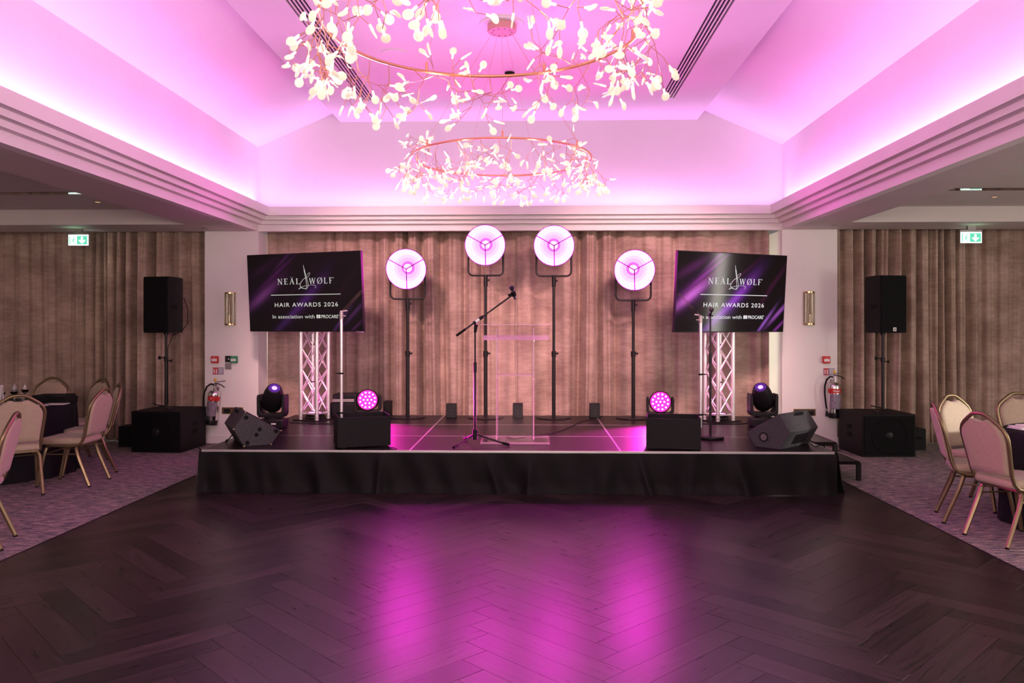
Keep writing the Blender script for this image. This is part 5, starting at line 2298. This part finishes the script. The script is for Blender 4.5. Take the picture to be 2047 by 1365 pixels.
def make_chair():
    t = thing('banquet_chair', 'chair', 'chair', (0, 0, 0))
    path = [(.188, .12, .405), (.188, -.08, .40), (.188, -.155, .415), (.188, -.19, .45)]
    right = path + [(x, yback(z), z) for x, z in BACK[::-1]]
    full = right + [(-x, y, z) for x, y, z in right[-2::-1]]
    m = MB()
    m.tube(full, .0145, 8)
    obj('back_frame', m, M['gold'], t, smooth=60)
    half = [(.0, .888), (.03, .888), (.055, .900), (.080, .900), (.13, .868), (.165, .840), (.187, .810), (.198, .775), (.197, .735), (.190, .66), (.180, .58), (.174, .515), (.165, .500)]
    poly = half + [(-x, z) for x, z in half[::-1] if x > 0]
    m = MB()
    m.pillow(poly, -.028, .026, .965)
    for v in m.v:
        v.y += yback(v.z)
    obj('back_pad', m, M['fabric'], t, smooth=60)
    sq = []
    for cx_, cy_, a0 in ((.165, .185, 0), (-.165, .185, PI / 2), (-.155, -.155, PI), (.155, -.155, 3 * PI / 2)):
        for k in range(5):
            a = a0 + PI / 2 * k / 4
            sq.append((cx_ + .045 * math.cos(a), cy_ + .045 * math.sin(a)))
    m = MB()
    m.pillow(sq, .413, .482, .95, axis='z')
    obj('seat', m, M['fabric'], t, smooth=60)
    m = MB()
    m.box2((-.17, -.16, .395), (.17, .18, .415))
    obj('seat_base', m, M['gold'], t)
    for sx in (-1, 1):
        m = MB()
        m.tube([(sx * .13, .165, .398), (sx * .165, .168, .39), (sx * .183, .175, .36), (sx * .19, .190, .28), (sx * .205, .245, .012)], .0165, 6)
        lg = obj('leg', m, M['gold'], t)
        m = MB()
        m.cyl((sx * .205, .244, .0), (sx * .205, .245, .018), .015, n=8)
        obj('foot_cap', m, M['rubber'], lg)
        m = MB()
        m.tube([(sx * .13, -.115, .398), (sx * .168, -.12, .39), (sx * .185, -.13, .36), (sx * .19, -.155, .28), (sx * .20, -.265, .012)], .0165, 6)
        lg = obj('leg', m, M['gold'], t)
        m = MB()
        m.cyl((sx * .20, -.265, .0), (sx * .20, -.264, .018), .015, n=8)
        obj('foot_cap', m, M['rubber'], lg)
        m = MB()
        m.cyl((sx * .188, -.140, .32), (sx * .188, .180, .32), .007, n=6)
        obj('stretcher', m, M['gold'], t)
    m = MB()
    m.cyl((-.188, .182, .325), (.188, .182, .325), .007, n=6)
    obj('stretcher', m, M['gold'], t)
    return t


first = make_chair()
chairs = [
    (-4.63, 7.91, 182, 'pink-beige banquet chair seen side-on at the right of the left black table'),
    (-4.90, 7.42, 128, 'pink-beige banquet chair seen square from behind, before the left black table'),
    (-4.06, 5.60, 201, 'nearest banquet chair cut off by the left edge of the picture'),
    (-5.35, 9.20, 237, 'banquet chair with its front turned to us, right rear of the left black table'),
    (-4.83, 8.52, 213, 'banquet chair seen edge-on nearest the left subwoofer'),
    (-5.87, 9.30, 272, 'banquet chair behind the wine glasses on the left table'),
    (3.57, 5.98, 13, 'nearest right-hand banquet chair, its pink back turned to the dance floor'),
    (3.61, 6.575, -19, 'banquet chair seen edge-on, first from the stage steps'),
    (3.98, 7.14, -64, 'banquet chair with brightly lit pale backrest, between the two right-hand chairs'),
    (4.60, 7.36, 270, 'banquet chair behind the papers on the right table'),
]
for i, (x, y, hd, lab) in enumerate(chairs):
    c = first if i == 0 else copy_tree(first)
    c.location = (x, y, 0)
    c.rotation_euler = (0, 0, math.radians(hd - 90))
    tag(c, lab, 'chair', 'banquet chairs at the two tables')

# things on the tables
ZT = 0.745


def wine_glass(x, y, label, s=1.0):
    t = thing('wine_glass', label, 'wine glass', (x, y, ZT), 0, 'wine glasses on the left table')
    m = MB()
    m.lathe([(0, 0), (.036, 0), (.036, .003), (.006, .008), (.004, .02), (.004, .085), (.012, .095), (.034, .115), (.041, .14), (.038, .18), (.032, .21), (.0305, .21), (.0365, .18), (.0395, .14), (.033, .117), (.010, .098), (0, .097)], 20)
    obj('glass', m, M['glass'], t, smooth=60)
    m = MB()
    m.lathe([(0, .099), (.010, .100), (.032, .1185), (.0375, .135), (0, .135)], 20)
    obj('wine', m, M['wine'], t, smooth=60)


for x, y, lab in ((-5.62, 8.28, 'wine glass with dark wine, leftmost of the front pair on the left table'), (-5.56, 8.40, 'wine glass with dark wine, right one of the front pair on the left table'),
                  (-5.70, 8.62, 'wine glass with dark wine, rear left on the left table'), (-5.61, 8.66, 'wine glass with dark wine, rear right on the left table')):
    wine_glass(x, y, lab)
t = thing('tumbler', 'small clear water tumbler right of the wine glasses', 'tumbler', (-5.36, 8.22, ZT))
m = MB()
m.lathe([(0, 0), (.028, 0), (.034, .09), (.032, .09), (.0265, .006), (0, .006)], 20)
obj('glass', m, M['glass'], t, smooth=60)
for x, y, rz, w, d, h, mat, lab, nm, cat in (
        (-5.37, 8.80, .1, .34, .26, .07, 'black', 'larger black gift box near the right rim of the left table', 'gift_box', 'box'),
        (-5.12, 8.56, -.25, .22, .17, .075, 'black', 'smaller black gift box nearest the right rim of the left table', 'gift_box', 'box')):
    t = thing(nm, lab, cat, (x, y, ZT), rz, 'black gift boxes on the left table')
    m = MB()
    m.box2((-w / 2, -d / 2, 0), (w / 2, d / 2, h * .55))
    obj('tray', m, M[mat], t, bevel=.003)
    m = MB()
    m.box2((-w / 2 - .003, -d / 2 - .003, h * .5), (w / 2 + .003, d / 2 + .003, h))
    obj('lid', m, M[mat], t, bevel=.003)


def booklet(x, y, z, rz, w, d, lab, group, tent=False):
    t = thing('menu_booklet', lab, 'booklet', (x, y, z), rz, group)
    m = MB()
    m.box2((-w / 2, -d / 2, .002), (w / 2, d / 2, .006))
    obj('pages', m, M['paper'], t)
    m = MB()
    m.box2((-w / 2 - .002, -d / 2 - .002, 0), (w / 2 + .002, d / 2 + .002, .002))
    m.box2((-w / 2 - .002, -d / 2 - .002, .006), (w / 2 + .002, d / 2 + .002, .008))
    obj('cover', m, M['paper'], t)


booklet(-5.22, 8.27, ZT, .3, .21, .15, 'white menu booklet lying before the black boxes on the left table', 'white booklets on the left table')
booklet(-5.10, 8.40, ZT, .1, .21, .15, 'white menu booklet at the right rim of the left table', 'white booklets on the left table')
t = thing('menu_card', 'white folded menu card standing at the left picture edge', 'card', (-5.50, 8.06, ZT), -.5)
for s in (-1, 1):
    m = MB()
    m.box2((-.075, -.001, 0), (.075, .001, .23), RX(s * .10) @ TR(0, s * .024, 0))
    pgx = obj('leaf', m, M['paper'], t)
    m = MB()
    for k in range(4):
        m.box((.03 - .008 * (k % 2), s * .0255 - .0, .05 + .04 * k), (.02, .0015, .012), RX(s * .10))
    obj('print', m, M['signblue'], pgx)
for i, (x, y, rz, lab) in enumerate(((4.04, 6.60, .12, 'white booklet, lowest of the stack at the left rim of the right table'), (4.06, 6.62, .02, 'white booklet, middle of the stack on the right table'), (4.13, 6.64, .20, 'white booklet, topmost on the right table'))):
    booklet(x, y, ZT + .0085 * i, rz, .24, .17, lab, 'white booklets on the right table')
